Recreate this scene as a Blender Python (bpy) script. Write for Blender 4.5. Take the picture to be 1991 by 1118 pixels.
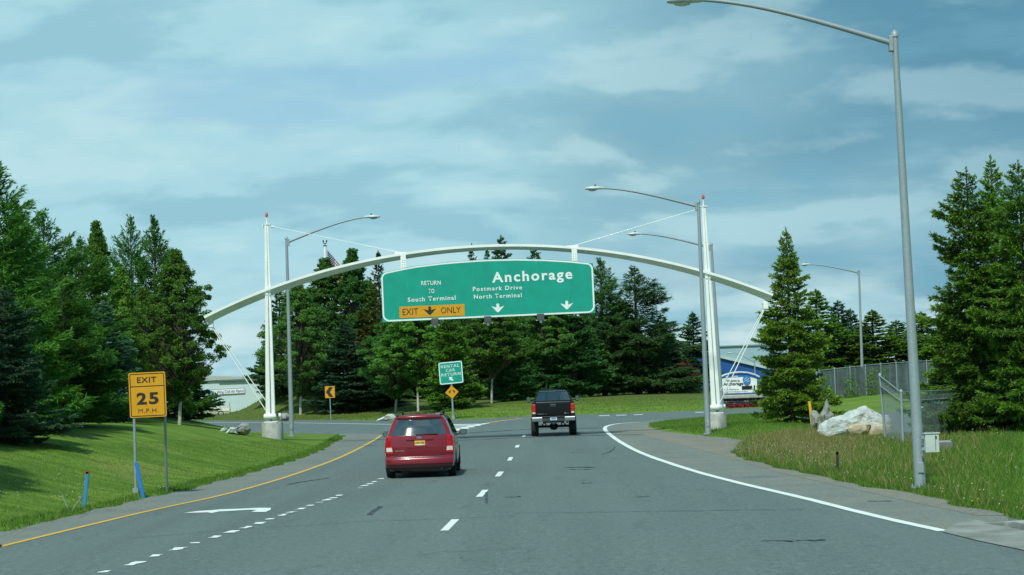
import bpy, bmesh, math, random
import numpy as np
from mathutils import Vector, Matrix, Euler

R = math.radians
scene = bpy.context.scene
for o in list(bpy.data.objects):
    bpy.data.objects.remove(o)
COL = scene.collection

# ------------------------------------------------------------------ camera
F, CX, CY = 4000.0, 995.5, 559.0            # focal length and centre of the photograph in its pixels
CAM_H, PITCH, ROLL = 2.67, math.atan((737 - 559) / 4000.0), R(2.0)
cam_d = bpy.data.cameras.new('camera')
cam = bpy.data.objects.new('camera', cam_d)
COL.objects.link(cam)
cam_d.sensor_width = 36.0
cam_d.lens = 36.0 * F / 1991.0
cam_d.clip_start = 0.5
cam_d.clip_end = 9000
FW = Vector((0, math.cos(PITCH), math.sin(PITCH)))
U0 = Vector((0, -math.sin(PITCH), math.cos(PITCH)))
RT = Vector((1, 0, 0)) * math.cos(ROLL) - U0 * math.sin(ROLL)
UP = Vector((1, 0, 0)) * math.sin(ROLL) + U0 * math.cos(ROLL)
CAM = Vector((0, 0, CAM_H))
cam.matrix_world = Matrix(((RT.x, UP.x, -FW.x, CAM.x), (RT.y, UP.y, -FW.y, CAM.y), (RT.z, UP.z, -FW.z, CAM.z), (0, 0, 0, 1)))
scene.camera = cam

# ------------------------------------------------------------------ light
SUN = Vector((-0.15, -0.60, 0.77)).normalized()          # direction towards the sun
SKY_STRENGTH = 0.1
scene.view_settings.view_transform = 'Standard'
scene.view_settings.look = 'None'
scene.view_settings.gamma = 1.0
scene.view_settings.exposure = 0.15
sun_d = bpy.data.lights.new('sun', 'SUN')
sun_d.energy = 3.5
sun_d.angle = R(3.5)
sun_d.color = (0.95, 1.0, 0.87)
sun_o = bpy.data.objects.new('sun', sun_d)
COL.objects.link(sun_o)
sun_o.rotation_euler = (-SUN).to_track_quat('-Z', 'Y').to_euler()

def build_world():
    w = bpy.data.worlds.new('World')
    scene.world = w
    w.use_nodes = True
    nt = w.node_tree
    nt.nodes.clear()
    N = nt.nodes.new
    L = nt.links.new
    out = N('ShaderNodeOutputWorld')
    bg = N('ShaderNodeBackground')
    bg.inputs['Strength'].default_value = SKY_STRENGTH
    L(bg.outputs[0], out.inputs[0])
    sky = N('ShaderNodeTexSky')
    sky.sky_type = 'NISHITA'
    sky.sun_disc = False
    sky.sun_elevation = math.asin(SUN.z)
    sky.sun_rotation = math.atan2(SUN.x, SUN.y)
    sky.air_density = 1.2
    sky.dust_density = 1.0
    sky.ozone_density = 2.0
    tc = N('ShaderNodeTexCoord')
    sep = N('ShaderNodeSeparateXYZ')
    L(tc.outputs['Generated'], sep.inputs[0])
    def mth(op, a, b=None, c=None, clamp=False):
        m = N('ShaderNodeMath'); m.operation = op; m.use_clamp = clamp
        for i, v in enumerate((a, b, c)):
            if v is None: continue
            if isinstance(v, (int, float)): m.inputs[i].default_value = v
            else: L(v, m.inputs[i])
        return m.outputs[0]
    zz = mth('MAXIMUM', sep.outputs['Z'], 0.0)
    den = mth('ADD', zz, 0.35)
    u = mth('DIVIDE', sep.outputs['X'], den)
    v = mth('DIVIDE', sep.outputs['Y'], den)
    def noise(su, sv, ou, ov, scale, detail, rough, dist=0.0):
        cb = N('ShaderNodeCombineXYZ')
        L(mth('MULTIPLY_ADD', u, su, ou), cb.inputs[0])
        L(mth('MULTIPLY_ADD', v, sv, ov), cb.inputs[1])
        n = N('ShaderNodeTexNoise')
        n.inputs['Scale'].default_value = scale
        n.inputs['Detail'].default_value = detail
        n.inputs['Roughness'].default_value = rough
        n.inputs['Distortion'].default_value = dist
        L(cb.outputs[0], n.inputs['Vector'])
        return n.outputs['Fac']
    def smooth(x, lo, hi):
        m = N('ShaderNodeMapRange'); m.interpolation_type = 'SMOOTHSTEP'
        L(x, m.inputs['Value'])
        m.inputs['From Min'].default_value = lo; m.inputs['From Max'].default_value = hi
        return m.outputs['Result']
    def mix(f, a, b):
        m = N('ShaderNodeMix'); m.data_type = 'RGBA'
        if isinstance(f, (int, float)): m.inputs[0].default_value = f
        else: L(f, m.inputs[0])
        for s, val in ((6, a), (7, b)):
            if isinstance(val, tuple): m.inputs[s].default_value = (*[c / SKY_STRENGTH for c in val], 1)
            else: L(val, m.inputs[s])
        return m.outputs[2]
    # cloud deck: lumpy masses lit from above, a heavier bank to the right, gaps of blue, bright low banks
    big = noise(1.0, 1.0, 1.35, 3.1, 1.5, 2.0, 0.5, 0.0)
    n0 = noise(1.0, 1.25, 7.3, 1.70, 3.0, 7.0, 0.50, 0.15)
    n1 = noise(1.0, 1.25, 7.3, 1.77, 3.0, 7.0, 0.50, 0.15)
    f0 = noise(1.0, 1.5, 2.3, 9.70, 9.0, 6.0, 0.55, 0.0)
    right = smooth(mth('ADD', u, mth('MULTIPLY', zz, 1.6)), -0.05, 0.85)
    shade = mth('ADD', mth('MULTIPLY', big, 0.75), mth('MULTIPLY', right, 0.34))
    dark = smooth(shade, 0.34, 0.74)
    base = mix(dark, (0.365, 0.620, 0.695), (0.105, 0.275, 0.385))
    lum = mth('ADD', mth('MULTIPLY', mth('SUBTRACT', n0, n1), 2.6), mth('MULTIPLY', mth('SUBTRACT', n0, 0.5), 1.3))
    lum = mth('ADD', lum, mth('MULTIPLY', mth('SUBTRACT', f0, 0.5), 0.35))
    hi = smooth(lum, 0.0, 0.36)
    lo = smooth(mth('MULTIPLY', lum, -1.0), 0.0, 0.36)
    c1 = mix(mth('MULTIPLY', hi, mth('SUBTRACT', 0.60, mth('MULTIPLY', right, 0.30))), base, (0.485, 0.705, 0.745))
    c2 = mix(mth('MULTIPLY', lo, 0.45), c1, (0.165, 0.385, 0.510))
    gap = mth('MULTIPLY', smooth(noise(0.9, 1.6, 4.4, 6.2, 2.2, 5.0, 0.5), 0.56, 0.68), 0.70)
    blue = mix(0.6, sky.outputs[0], (0.19, 0.48, 0.68))
    c3 = mix(gap, c2, blue)
    low = mth('SUBTRACT', 1.0, smooth(zz, 0.0, 0.075))
    bank = mth('MULTIPLY', low, smooth(noise(1.6, 2.2, 0.2, 2.9, 3.4, 6.0, 0.5), 0.40, 0.60))
    c4 = mix(mth('MULTIPLY', bank, 0.85), c3, (0.62, 0.77, 0.775))
    # towards the zenith and behind the camera the same broken deck, lit from above
    L(c4, bg.inputs['Color'])
build_world()

# ------------------------------------------------------------------ pixel to place
def ray(px, py):
    return FW + RT * ((px - CX) / F) - UP * ((py - CY) / F)
def P(px, py, Y):
    r = ray(px, py); return CAM + r * (Y / r.y)
def G(px, py, z=0.0):
    r = ray(px, py); return CAM + r * ((z - CAM_H) / r.z)
def pxm(Y):
    return F / Y

# ------------------------------------------------------------------ mesh helpers
class MB:
    def __init__(s, off=None):
        s.v, s.f, s.sm, s.off = [], [], [], Vector(off) if off is not None else Vector((0, 0, 0))
    def add(s, vs, fs, smooth=False):
        n = len(s.v)
        s.v += [tuple(Vector(v) - s.off) for v in vs]
        for f in fs:
            s.f.append([i + n for i in f]); s.sm.append(smooth)
        return s
    def box(s, c, d, rot=None):
        c = Vector(c); hx, hy, hz = d[0] / 2, d[1] / 2, d[2] / 2
        vs = [Vector((x, y, z)) for x in (-hx, hx) for y in (-hy, hy) for z in (-hz, hz)]
        if rot is not None:
            m = rot if isinstance(rot, Matrix) else Euler(rot).to_matrix()
            vs = [m @ v for v in vs]
        return s.add([v + c for v in vs], [(0, 1, 3, 2), (4, 6, 7, 5), (0, 4, 5, 1), (2, 3, 7, 6), (0, 2, 6, 4), (1, 5, 7, 3)])
    def rbox(s, c, d, b=0.02, rot=None):
        # box with chamfered edges
        c = Vector(c); hx, hy, hz = d[0] / 2, d[1] / 2, d[2] / 2
        bm = bmesh.new(); bmesh.ops.create_cube(bm, size=1.0)
        for v in bm.verts: v.co = Vector((v.co.x * d[0], v.co.y * d[1], v.co.z * d[2]))
        bmesh.ops.bevel(bm, geom=bm.edges[:], offset=min(b, hx * .9, hy * .9, hz * .9), segments=2, affect='EDGES', profile=0.5)
        m = None
        if rot is not None: m = rot if isinstance(rot, Matrix) else Euler(rot).to_matrix()
        bm.verts.index_update()
        vs = [(m @ v.co if m else v.co) + c for v in bm.verts]
        fs = [[v.index for v in f.verts] for f in bm.faces]
        bm.free()
        return s.add(vs, fs)
    def tube(s, pts, rad, n=8, cap=True, smooth=True):
        pts = [Vector(p) for p in pts]
        rad = rad if isinstance(rad, (list, tuple)) else [rad] * len(pts)
        vs, fs = [], []
        t0 = (pts[1] - pts[0]).normalized()
        a = Vector((0, 0, 1)) if abs(t0.z) < 0.9 else Vector((0, 1, 0))
        nx = t0.cross(a).normalized()
        for i, p in enumerate(pts):
            t = (pts[min(i + 1, len(pts) - 1)] - pts[max(i - 1, 0)]).normalized()
            nx = (nx - t * nx.dot(t)).normalized()
            ny = t.cross(nx)
            for k in range(n):
                an = 2 * math.pi * k / n
                vs.append(p + (nx * math.cos(an) + ny * math.sin(an)) * rad[i])
        for i in range(len(pts) - 1):
            for k in range(n):
                fs.append((i * n + k, i * n + (k + 1) % n, (i + 1) * n + (k + 1) % n, (i + 1) * n + k))
        s.add(vs, fs, smooth)
        if cap:
            s.add(vs[:n], [tuple(reversed(range(n)))]); s.add(vs[-n:], [tuple(range(n))])
        return s
    def prism(s, poly, d, smooth=False):
        # closed outline of 3-D points extruded by the vector d
        poly = [Vector(p) for p in poly]; d = Vector(d); n = len(poly)
        vs = poly + [p + d for p in poly]
        fs = [tuple(range(n)), tuple(reversed(range(n, 2 * n)))]
        fs += [((i + 1) % n, i, n + i, n + (i + 1) % n) for i in range(n)]
        return s.add(vs, fs, smooth)
    def loft(s, rings, closed=True, cap=True, smooth=True):
        n = len(rings[0]); vs = [p for r in rings for p in r]; fs = []
        for i in range(len(rings) - 1):
            for k in range(n if closed else n - 1):
                fs.append((i * n + k, i * n + (k + 1) % n, (i + 1) * n + (k + 1) % n, (i + 1) * n + k))
        s.add(vs, fs, smooth)
        if cap and closed:
            s.add(rings[0], [tuple(reversed(range(n)))]); s.add(rings[-1], [tuple(range(n))])
        return s
    def grid(s, rows, smooth=True):
        n = len(rows[0]); vs = [p for r in rows for p in r]
        return s.add(vs, [(i * n + k, i * n + k + 1, (i + 1) * n + k + 1, (i + 1) * n + k) for i in range(len(rows) - 1) for k in range(n - 1)], smooth)
    def mesh(s, name, mat):
        me = bpy.data.meshes.new(name)
        me.from_pydata(s.v, [], s.f)
        me.polygons.foreach_set('use_smooth', s.sm)
        if mat is not None: me.materials.append(mat)
        me.update()
        return me
    def build(s, name, mat, parent=None, fix=True, **tags):
        me = s.mesh(name, mat)
        if fix:
            bm = bmesh.new(); bm.from_mesh(me)
            bmesh.ops.recalc_face_normals(bm, faces=bm.faces[:]); bm.to_mesh(me); bm.free()
        return link(name, me, parent, **tags)
def link(name, me, parent=None, **tags):
    o = bpy.data.objects.new(name, me)
    COL.objects.link(o)
    if parent is not None: o.parent = parent
    for k, v in tags.items(): o[k] = v
    return o
def thing(name, label, cat, loc, rz=0.0, group=None):
    e = bpy.data.objects.new(name, None)
    e.empty_display_size = 0.3
    COL.objects.link(e)
    e.location = loc; e.rotation_euler = (0, 0, rz)
    e['label'] = label; e['category'] = cat
    if group: e['group'] = group
    return e
def copy_tree(o, parent=None):
    c = o.copy(); COL.objects.link(c); c.parent = parent
    for ch in list(o.children): copy_tree(ch, c)
    return c

# ------------------------------------------------------------------ materials
MATS = {}
def mat(name, col, rough=0.6, metal=0.0, var=0.12, scale=6.0, bump=0.0, bscale=60.0, coat=0.0, spec=0.5, emit=None, es=1.0):
    if name in MATS: return MATS[name]
    m = bpy.data.materials.new(name); m.use_nodes = True
    nt = m.node_tree; b = nt.nodes['Principled BSDF']; L = nt.links.new
    b.inputs['Roughness'].default_value = rough; b.inputs['Metallic'].default_value = metal
    b.inputs['Coat Weight'].default_value = coat
    b.inputs['Specular IOR Level'].default_value = spec
    tc = nt.nodes.new('ShaderNodeTexCoord')
    n = nt.nodes.new('ShaderNodeTexNoise'); n.inputs['Scale'].default_value = scale; n.inputs['Detail'].default_value = 6
    L(tc.outputs['Object'], n.inputs['Vector'])
    mr = nt.nodes.new('ShaderNodeMapRange')
    mr.inputs['From Min'].default_value = 0.3; mr.inputs['From Max'].default_value = 0.7
    mr.inputs['To Min'].default_value = 1 - var; mr.inputs['To Max'].default_value = 1 + var
    L(n.outputs['Fac'], mr.inputs['Value'])
    mx = nt.nodes.new('ShaderNodeVectorMath'); mx.operation = 'SCALE'
    mx.inputs[0].default_value = col[:3]
    L(mr.outputs[0], mx.inputs['Scale']); L(mx.outputs[0], b.inputs['Base Color'])
    if bump:
        n2 = nt.nodes.new('ShaderNodeTexNoise'); n2.inputs['Scale'].default_value = bscale; n2.inputs['Detail'].default_value = 5
        L(tc.outputs['Object'], n2.inputs['Vector'])
        bp = nt.nodes.new('ShaderNodeBump'); bp.inputs['Strength'].default_value = bump; bp.inputs['Distance'].default_value = 0.02
        L(n2.outputs['Fac'], bp.inputs['Height']); L(bp.outputs[0], b.inputs['Normal'])
    if emit:
        b.inputs['Emission Color'].default_value = (*emit, 1); b.inputs['Emission Strength'].default_value = es
    MATS[name] = m
    return m
class NT:
    """small node-graph helper"""
    def __init__(s, name):
        s.m = bpy.data.materials.new(name); s.m.use_nodes = True; s.t = s.m.node_tree
        s.b = s.t.nodes['Principled BSDF']; s.out = s.t.nodes['Material Output']; s.L = s.t.links.new
        MATS[name] = s.m
        s.geo = s.t.nodes.new('ShaderNodeNewGeometry'); s.pos = s.geo.outputs['Position']
    def n(s, t): return s.t.nodes.new(t)
    def vec(s, scale=(1, 1, 1), src=None):
        m = s.n('ShaderNodeVectorMath'); m.operation = 'MULTIPLY'; s.L(src or s.pos, m.inputs[0]); m.inputs[1].default_value = scale
        return m.outputs[0]
    def noise(s, scale, detail=5, rough=0.55, sc=(1, 1, 1), dist=0.0, src=None):
        n = s.n('ShaderNodeTexNoise'); n.inputs['Scale'].default_value = scale; n.inputs['Detail'].default_value = detail
        n.inputs['Roughness'].default_value = rough; n.inputs['Distortion'].default_value = dist
        s.L(s.vec(sc, src), n.inputs['Vector']); return n.outputs['Fac']
    def ramp(s, x, lo, hi, a=0.0, b=1.0):
        m = s.n('ShaderNodeMapRange'); m.interpolation_type = 'SMOOTHSTEP'; s.L(x, m.inputs['Value'])
        for k, v in zip(('From Min', 'From Max', 'To Min', 'To Max'), (lo, hi, a, b)): m.inputs[k].default_value = v
        return m.outputs['Result']
    def math(s, op, a, b=0.0):
        m = s.n('ShaderNodeMath'); m.operation = op
        for i, v in enumerate((a, b)):
            if isinstance(v, (int, float)): m.inputs[i].default_value = v
            else: s.L(v, m.inputs[i])
        return m.outputs[0]
    def mix(s, f, a, b, blend='MIX'):
        m = s.n('ShaderNodeMix'); m.data_type = 'RGBA'; m.blend_type = blend
        if isinstance(f, (int, float)): m.inputs[0].default_value = f
        else: s.L(f, m.inputs[0])
        for k, v in ((6, a), (7, b)):
            if isinstance(v, tuple): m.inputs[k].default_value = (*v[:3], 1)
            else: s.L(v, m.inputs[k])
        return m.outputs[2]
    def bump(s, h, strength, dist=0.02):
        b = s.n('ShaderNodeBump'); b.inputs['Strength'].default_value = strength; b.inputs['Distance'].default_value = dist
        s.L(h, b.inputs['Height']); s.L(b.outputs[0], s.b.inputs['Normal'])

def make_asphalt(name, base, agg, warm=0.0, tracks=False):
    k = NT(name)
    B = lambda f: tuple(x * f for x in base)
    grain = k.noise(38, 3, 0.7)
    chip = k.noise(9, 5, 0.78, (1, .40, 1))
    patch = k.noise(0.22, 6, 0.6, (1.0, 0.35, 1))
    lane = k.noise(0.55, 3, 0.5, (1.0, 0.03, 1))
    c = k.mix(k.ramp(grain, 0.35, 0.7), B(0.60), B(1.50))
    c = k.mix(k.ramp(chip, 0.38, 0.50, 0.75, 0.0), c, B(0.62))
    c = k.mix(k.ramp(chip, 0.54, 0.66, 0.0, 0.75), c, B(1.55))
    c = k.mix(k.ramp(patch, 0.35, 0.68, 0.0, 0.30), c, B(0.74))
    c = k.mix(k.ramp(lane, 0.40, 0.62, 0.0, 0.22), c, B(1.3))
    if tracks:
        sp = k.n('ShaderNodeSeparateXYZ'); k.L(k.pos, sp.inputs[0]); X, Y = sp.outputs['X'], sp.outputs['Y']
        line = k.math('ADD', k.math('MULTIPLY', k.math('MULTIPLY', Y, Y), -0.000225), k.math('MULTIPLY', Y, 0.0575))
        lat = k.math('ADD', k.math('SUBTRACT', X, line), 3.16)
        wig = k.math('ADD', lat, k.math('MULTIPLY', k.noise(0.09, 3, .5), 0.7))
        tr = k.math('COSINE', k.math('MULTIPLY', k.math('SUBTRACT', wig, 1.25), 3.63))
        amt = k.ramp(k.noise(0.18, 5, .6, (1, .3, 1)), .35, .7, .15, 1.0)
        c = k.mix(k.math('MULTIPLY', k.ramp(tr, -.1, 1.0), k.math('MULTIPLY', amt, .34)), c, B(.72))
        drip = k.math('MULTIPLY', k.ramp(tr, -.72, -1.0), k.ramp(k.noise(1.6, 6, .7, (1, .22, 1)), .50, .66, 0.0, .42))
        c = k.mix(drip, c, B(.55))
    if warm:
        c = k.mix(k.ramp(k.noise(0.5, 6, 0.65), 0.4, 0.65, 0.0, warm), c, (base[0] * 1.35, base[1] * 1.2, base[2] * 1.0))
    spot = k.noise(2.4, 5, 0.65, (1, 0.3, 1))
    c = k.mix(k.ramp(spot, 0.62, 0.74, 0.0, 0.40), c, B(0.55))
    crk = k.n('ShaderNodeTexVoronoi'); crk.feature = 'DISTANCE_TO_EDGE'; crk.inputs['Scale'].default_value = .16
    wv = k.n('ShaderNodeVectorMath'); wv.operation = 'ADD'; nz = k.n('ShaderNodeTexNoise'); nz.inputs['Scale'].default_value = .9; nz.inputs['Detail'].default_value = 5
    k.L(k.pos, nz.inputs['Vector']); k.L(k.vec((1, .55, 1)), wv.inputs[0]); sc = k.n('ShaderNodeVectorMath'); sc.operation = 'SCALE'; sc.inputs['Scale'].default_value = 2.2; k.L(nz.outputs['Color'], sc.inputs[0]); k.L(sc.outputs[0], wv.inputs[1]); k.L(wv.outputs[0], crk.inputs['Vector'])
    c = k.mix(k.math('MULTIPLY', k.ramp(crk.outputs['Distance'], .0055, .002), k.ramp(k.noise(.12, 3, .5), .50, .58, 0, .55)), c, B(.40))
    k.L(c, k.b.inputs['Base Color'])
    k.b.inputs['Roughness'].default_value = 0.86
    k.bump(grain, 0.5, agg)
    return k.m
M_ASPH = make_asphalt('asphalt', (0.113, 0.148, 0.145), 0.01, tracks=True)
M_SHOULDER = make_asphalt('shoulder asphalt', (0.158, 0.178, 0.166), 0.012, 0.5)
M_GRAVEL = make_asphalt('gravel', (0.185, 0.182, 0.158), 0.02, 0.6)

def make_paint(name, col):
    k = NT(name)
    w = k.noise(9, 8, 0.7)
    c = k.mix(k.ramp(w, 0.30, 0.40), tuple(x * 0.35 for x in col), col)
    c = k.mix(k.ramp(k.noise(1.3, 4), 0.4, 0.7, 0, .22), c, tuple(x * 0.7 for x in col))
    k.L(c, k.b.inputs['Base Color']); k.b.inputs['Roughness'].default_value = 0.6
    return k.m
M_WLINE = make_paint('white road paint', (0.74, 0.78, 0.76))
M_YLINE = make_paint('yellow road paint', (0.66, 0.40, 0.045))
M_TAR = mat('crack tar', (0.050, 0.060, 0.060), 0.6, var=0.3, scale=3)

def make_grass(name):
    k = NT(name)
    a = k.noise(0.16, 5, 0.55)
    b = k.noise(1.1, 6, 0.65)
    g = k.noise(16, 4, 0.7)
    mow = k.noise(0.9, 2, 0.5, (0.25, 1.6, 1), 0.6)
    c = k.mix(k.ramp(b, 0.30, 0.70), (0.105, 0.195, 0.020), (0.195, 0.310, 0.040))
    c = k.mix(k.ramp(a, 0.42, 0.66, 0, 0.6), c, (0.225, 0.310, 0.045))
    dry = k.math('MULTIPLY', k.ramp(k.noise(0.33, 6, 0.65), 0.52, 0.68), 0.62)
    c = k.mix(dry, c, (0.300, 0.265, 0.100))
    c = k.mix(k.ramp(mow, 0.44, 0.60, 0, 0.60), c, (0.072, 0.150, 0.016))
    sp = k.n('ShaderNodeSeparateXYZ'); k.L(k.pos, sp.inputs[0])
    tree_shade = k.math('MULTIPLY', k.ramp(k.math('ADD', sp.outputs['Y'], k.math('MULTIPLY', k.noise(0.25, 4, .6), 26.0)), 160.0, 176.0), k.ramp(sp.outputs['Y'], 250.0, 200.0))
    c = k.mix(k.math('MULTIPLY', tree_shade, .8), c, (0.085, 0.092, 0.026))  # shade of the trees painted into the far bank's grass as a brownish tone
    c = k.mix(k.ramp(g, 0.35, 0.68, 0.0, 0.55), c, (0.066, 0.135, 0.016))
    k.L(c, k.b.inputs['Base Color']); k.b.inputs['Roughness'].default_value = 0.9
    k.b.inputs['Specular IOR Level'].default_value = 0.2
    k.bump(g, 0.9, 0.06)
    return k.m
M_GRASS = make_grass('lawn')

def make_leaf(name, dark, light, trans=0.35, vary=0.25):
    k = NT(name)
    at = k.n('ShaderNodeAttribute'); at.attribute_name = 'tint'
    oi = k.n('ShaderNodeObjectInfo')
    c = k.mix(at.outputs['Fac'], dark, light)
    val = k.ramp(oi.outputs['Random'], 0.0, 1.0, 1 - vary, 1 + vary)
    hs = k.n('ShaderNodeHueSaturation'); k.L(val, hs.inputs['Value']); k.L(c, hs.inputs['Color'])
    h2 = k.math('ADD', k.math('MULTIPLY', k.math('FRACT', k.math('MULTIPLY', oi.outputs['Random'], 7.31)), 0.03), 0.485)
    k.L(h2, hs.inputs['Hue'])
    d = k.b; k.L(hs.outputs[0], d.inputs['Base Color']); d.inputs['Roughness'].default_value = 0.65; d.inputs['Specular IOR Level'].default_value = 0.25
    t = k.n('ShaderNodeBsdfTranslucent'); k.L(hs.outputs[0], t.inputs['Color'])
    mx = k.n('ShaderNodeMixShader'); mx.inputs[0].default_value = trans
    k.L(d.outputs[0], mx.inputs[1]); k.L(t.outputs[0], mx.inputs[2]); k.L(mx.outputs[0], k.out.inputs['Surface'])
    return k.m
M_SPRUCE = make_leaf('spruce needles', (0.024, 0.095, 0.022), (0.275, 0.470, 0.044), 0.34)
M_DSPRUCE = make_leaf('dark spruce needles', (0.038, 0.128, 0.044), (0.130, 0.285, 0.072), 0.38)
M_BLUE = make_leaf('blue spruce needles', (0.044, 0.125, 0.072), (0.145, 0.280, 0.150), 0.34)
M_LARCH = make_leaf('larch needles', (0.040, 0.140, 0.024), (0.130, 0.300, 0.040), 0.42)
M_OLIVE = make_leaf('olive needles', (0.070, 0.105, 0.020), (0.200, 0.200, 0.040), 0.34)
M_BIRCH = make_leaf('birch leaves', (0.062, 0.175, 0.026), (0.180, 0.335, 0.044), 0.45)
M_DBIRCH = make_leaf('shaded birch leaves', (0.042, 0.138, 0.030), (0.115, 0.260, 0.046), 0.44)  # birch leaves again, with the centre trees' shade put into the colour
M_PLUM = make_leaf('plum leaves', (0.045, 0.016, 0.020), (0.090, 0.030, 0.036), 0.25)
M_BARK = mat('spruce bark', (0.105, 0.085, 0.065), 0.95, var=0.4, scale=8, bump=0.6, bscale=20)
M_BBARK = mat('birch bark', (0.42, 0.41, 0.37), 0.85, var=0.5, scale=5, bump=0.3)
def make_galv():
    k = NT('galvanised steel')
    tc = k.n('ShaderNodeTexCoord')
    v = k.n('ShaderNodeTexVoronoi'); v.inputs['Scale'].default_value = 45; k.L(tc.outputs['Object'], v.inputs['Vector'])
    f = k.ramp(v.outputs['Distance'], 0.1, 0.6)
    c = k.mix(f, (0.37, 0.43, 0.46), (0.27, 0.325, 0.36))
    c = k.mix(k.ramp(k.noise(1.2, 6, 0.6, src=tc.outputs['Object']), 0.4, 0.7, 0, .35), c, (0.22, 0.25, 0.27))
    k.L(c, k.b.inputs['Base Color']); k.b.inputs['Metallic'].default_value = 0.25; k.b.inputs['Roughness'].default_value = 0.55
    return k.m
M_GALV = make_galv()
M_WHITE = mat('white enamel', (0.80, 0.83, 0.82), 0.38, var=0.06, scale=1.5, coat=0.2)
M_CONC = mat('concrete', (0.36, 0.37, 0.345), 0.9, var=0.22, scale=3, bump=0.3, bscale=40)
M_SGREEN = mat('sign green sheeting', (0.004, 0.300, 0.225), 0.42, var=0.10, scale=1.6)
M_SWHITE = mat('sign white sheeting', (0.72, 0.80, 0.80), 0.45, var=0.06)
M_SYEL = mat('sign yellow sheeting', (0.62, 0.295, 0.006), 0.45, var=0.06)
M_SBLACK = mat('sign black', (0.018, 0.016, 0.012), 0.55, var=0.2)
M_ALU = mat('aluminium back', (0.42, 0.45, 0.46), 0.5, metal=0.4, var=0.1)
M_DKMET = mat('dark metal', (0.05, 0.055, 0.06), 0.5, metal=0.3, var=0.2)
M_TYRE = mat('tyre rubber', (0.018, 0.019, 0.02), 0.85, var=0.2)
M_GLASS = mat('tinted glass', (0.012, 0.02, 0.024), 0.04, var=0.1, coat=0.6, spec=0.8)
M_GLASS.node_tree.nodes['Principled BSDF'].inputs['IOR'].default_value = 2.1
M_CHROME = mat('chrome', (0.55, 0.58, 0.6), 0.18, metal=1.0, var=0.05)
M_PLASTIC = mat('grey plastic', (0.04, 0.045, 0.048), 0.6, var=0.15)
M_UNDER = mat('underbody', (0.012, 0.012, 0.013), 0.8, var=0.3)
# ------------------------------------------------------------------ ground
def gw(*pp): return [(G(x, y).x, G(x, y).y) for x, y in pp]
POLY_LEFT = ([(-60, -40), (-13.4, -40), (-11.9, 20)] + gw((0, 1035), (130, 1006), (300, 966), (450, 931), (560, 900), (630, 872), (664, 853), (672, 847.5),
             (655, 845), (600, 844), (530, 842), (450, 838), (380, 836), (250, 835), (0, 834)) + [(-75, 190), (-75, -40)])
_fe = gw((0, 820), (200, 818.5), (400, 817.5), (500, 817), (640, 816.5), (740, 818), (850, 818), (950, 814), (1030, 808.5), (1120, 806), (1300, 800.5), (1400, 796.5), (1480, 794),
         (1560, 797), (1620, 802), (1720, 801), (1850, 798), (2000, 795))
POLY_FAR = [(-3000, 235), (-90, 232)] + _fe + [(62, 118), (3000, 118), (3000, 4000), (-3000, 4000)]
POLY_RIGHT = ([(60, -40)] + [(11.2, -40), (11.0, 15)] + gw((1991, 1010), (1890, 990), (1800, 962), (1720, 950), (1640, 936), (1540, 915), (1455, 893), (1428, 879), (1437, 868),
              (1452, 861), (1445, 857), (1420, 852), (1370, 848), (1290, 839), (1262, 830), (1260, 825), (1300, 820), (1380, 813), (1460, 806), (1540, 812), (1620, 825), (1700, 838), (1760, 846), (1850, 848), (2000, 845)) + [(60, 74)])
def sdist(poly, X, Y):
    """signed distance, positive inside"""
    p = np.array(poly); q = np.roll(p, -1, axis=0)
    d = np.full(X.shape, 1e9); ins = np.zeros(X.shape, bool)
    for (ax, ay), (bx, by) in zip(p, q):
        ex, ey = bx - ax, by - ay; L2 = ex * ex + ey * ey + 1e-12
        t = np.clip(((X - ax) * ex + (Y - ay) * ey) / L2, 0, 1)
        d = np.minimum(d, np.hypot(X - ax - t * ex, Y - ay - t * ey))
        c = (ay > Y) != (by > Y)
        xs = ax + (Y - ay) / (ey if abs(ey) > 1e-9 else 1e-9) * ex
        ins ^= c & (X < xs)
    return np.where(ins, d, -d)
def wob(X, Y):
    return (np.sin(X * 0.31 + 1.7 * np.sin(Y * 0.13)) + np.sin(Y * 0.23 + 2.1 * np.sin(X * 0.17 + 1))) * 0.5
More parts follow.
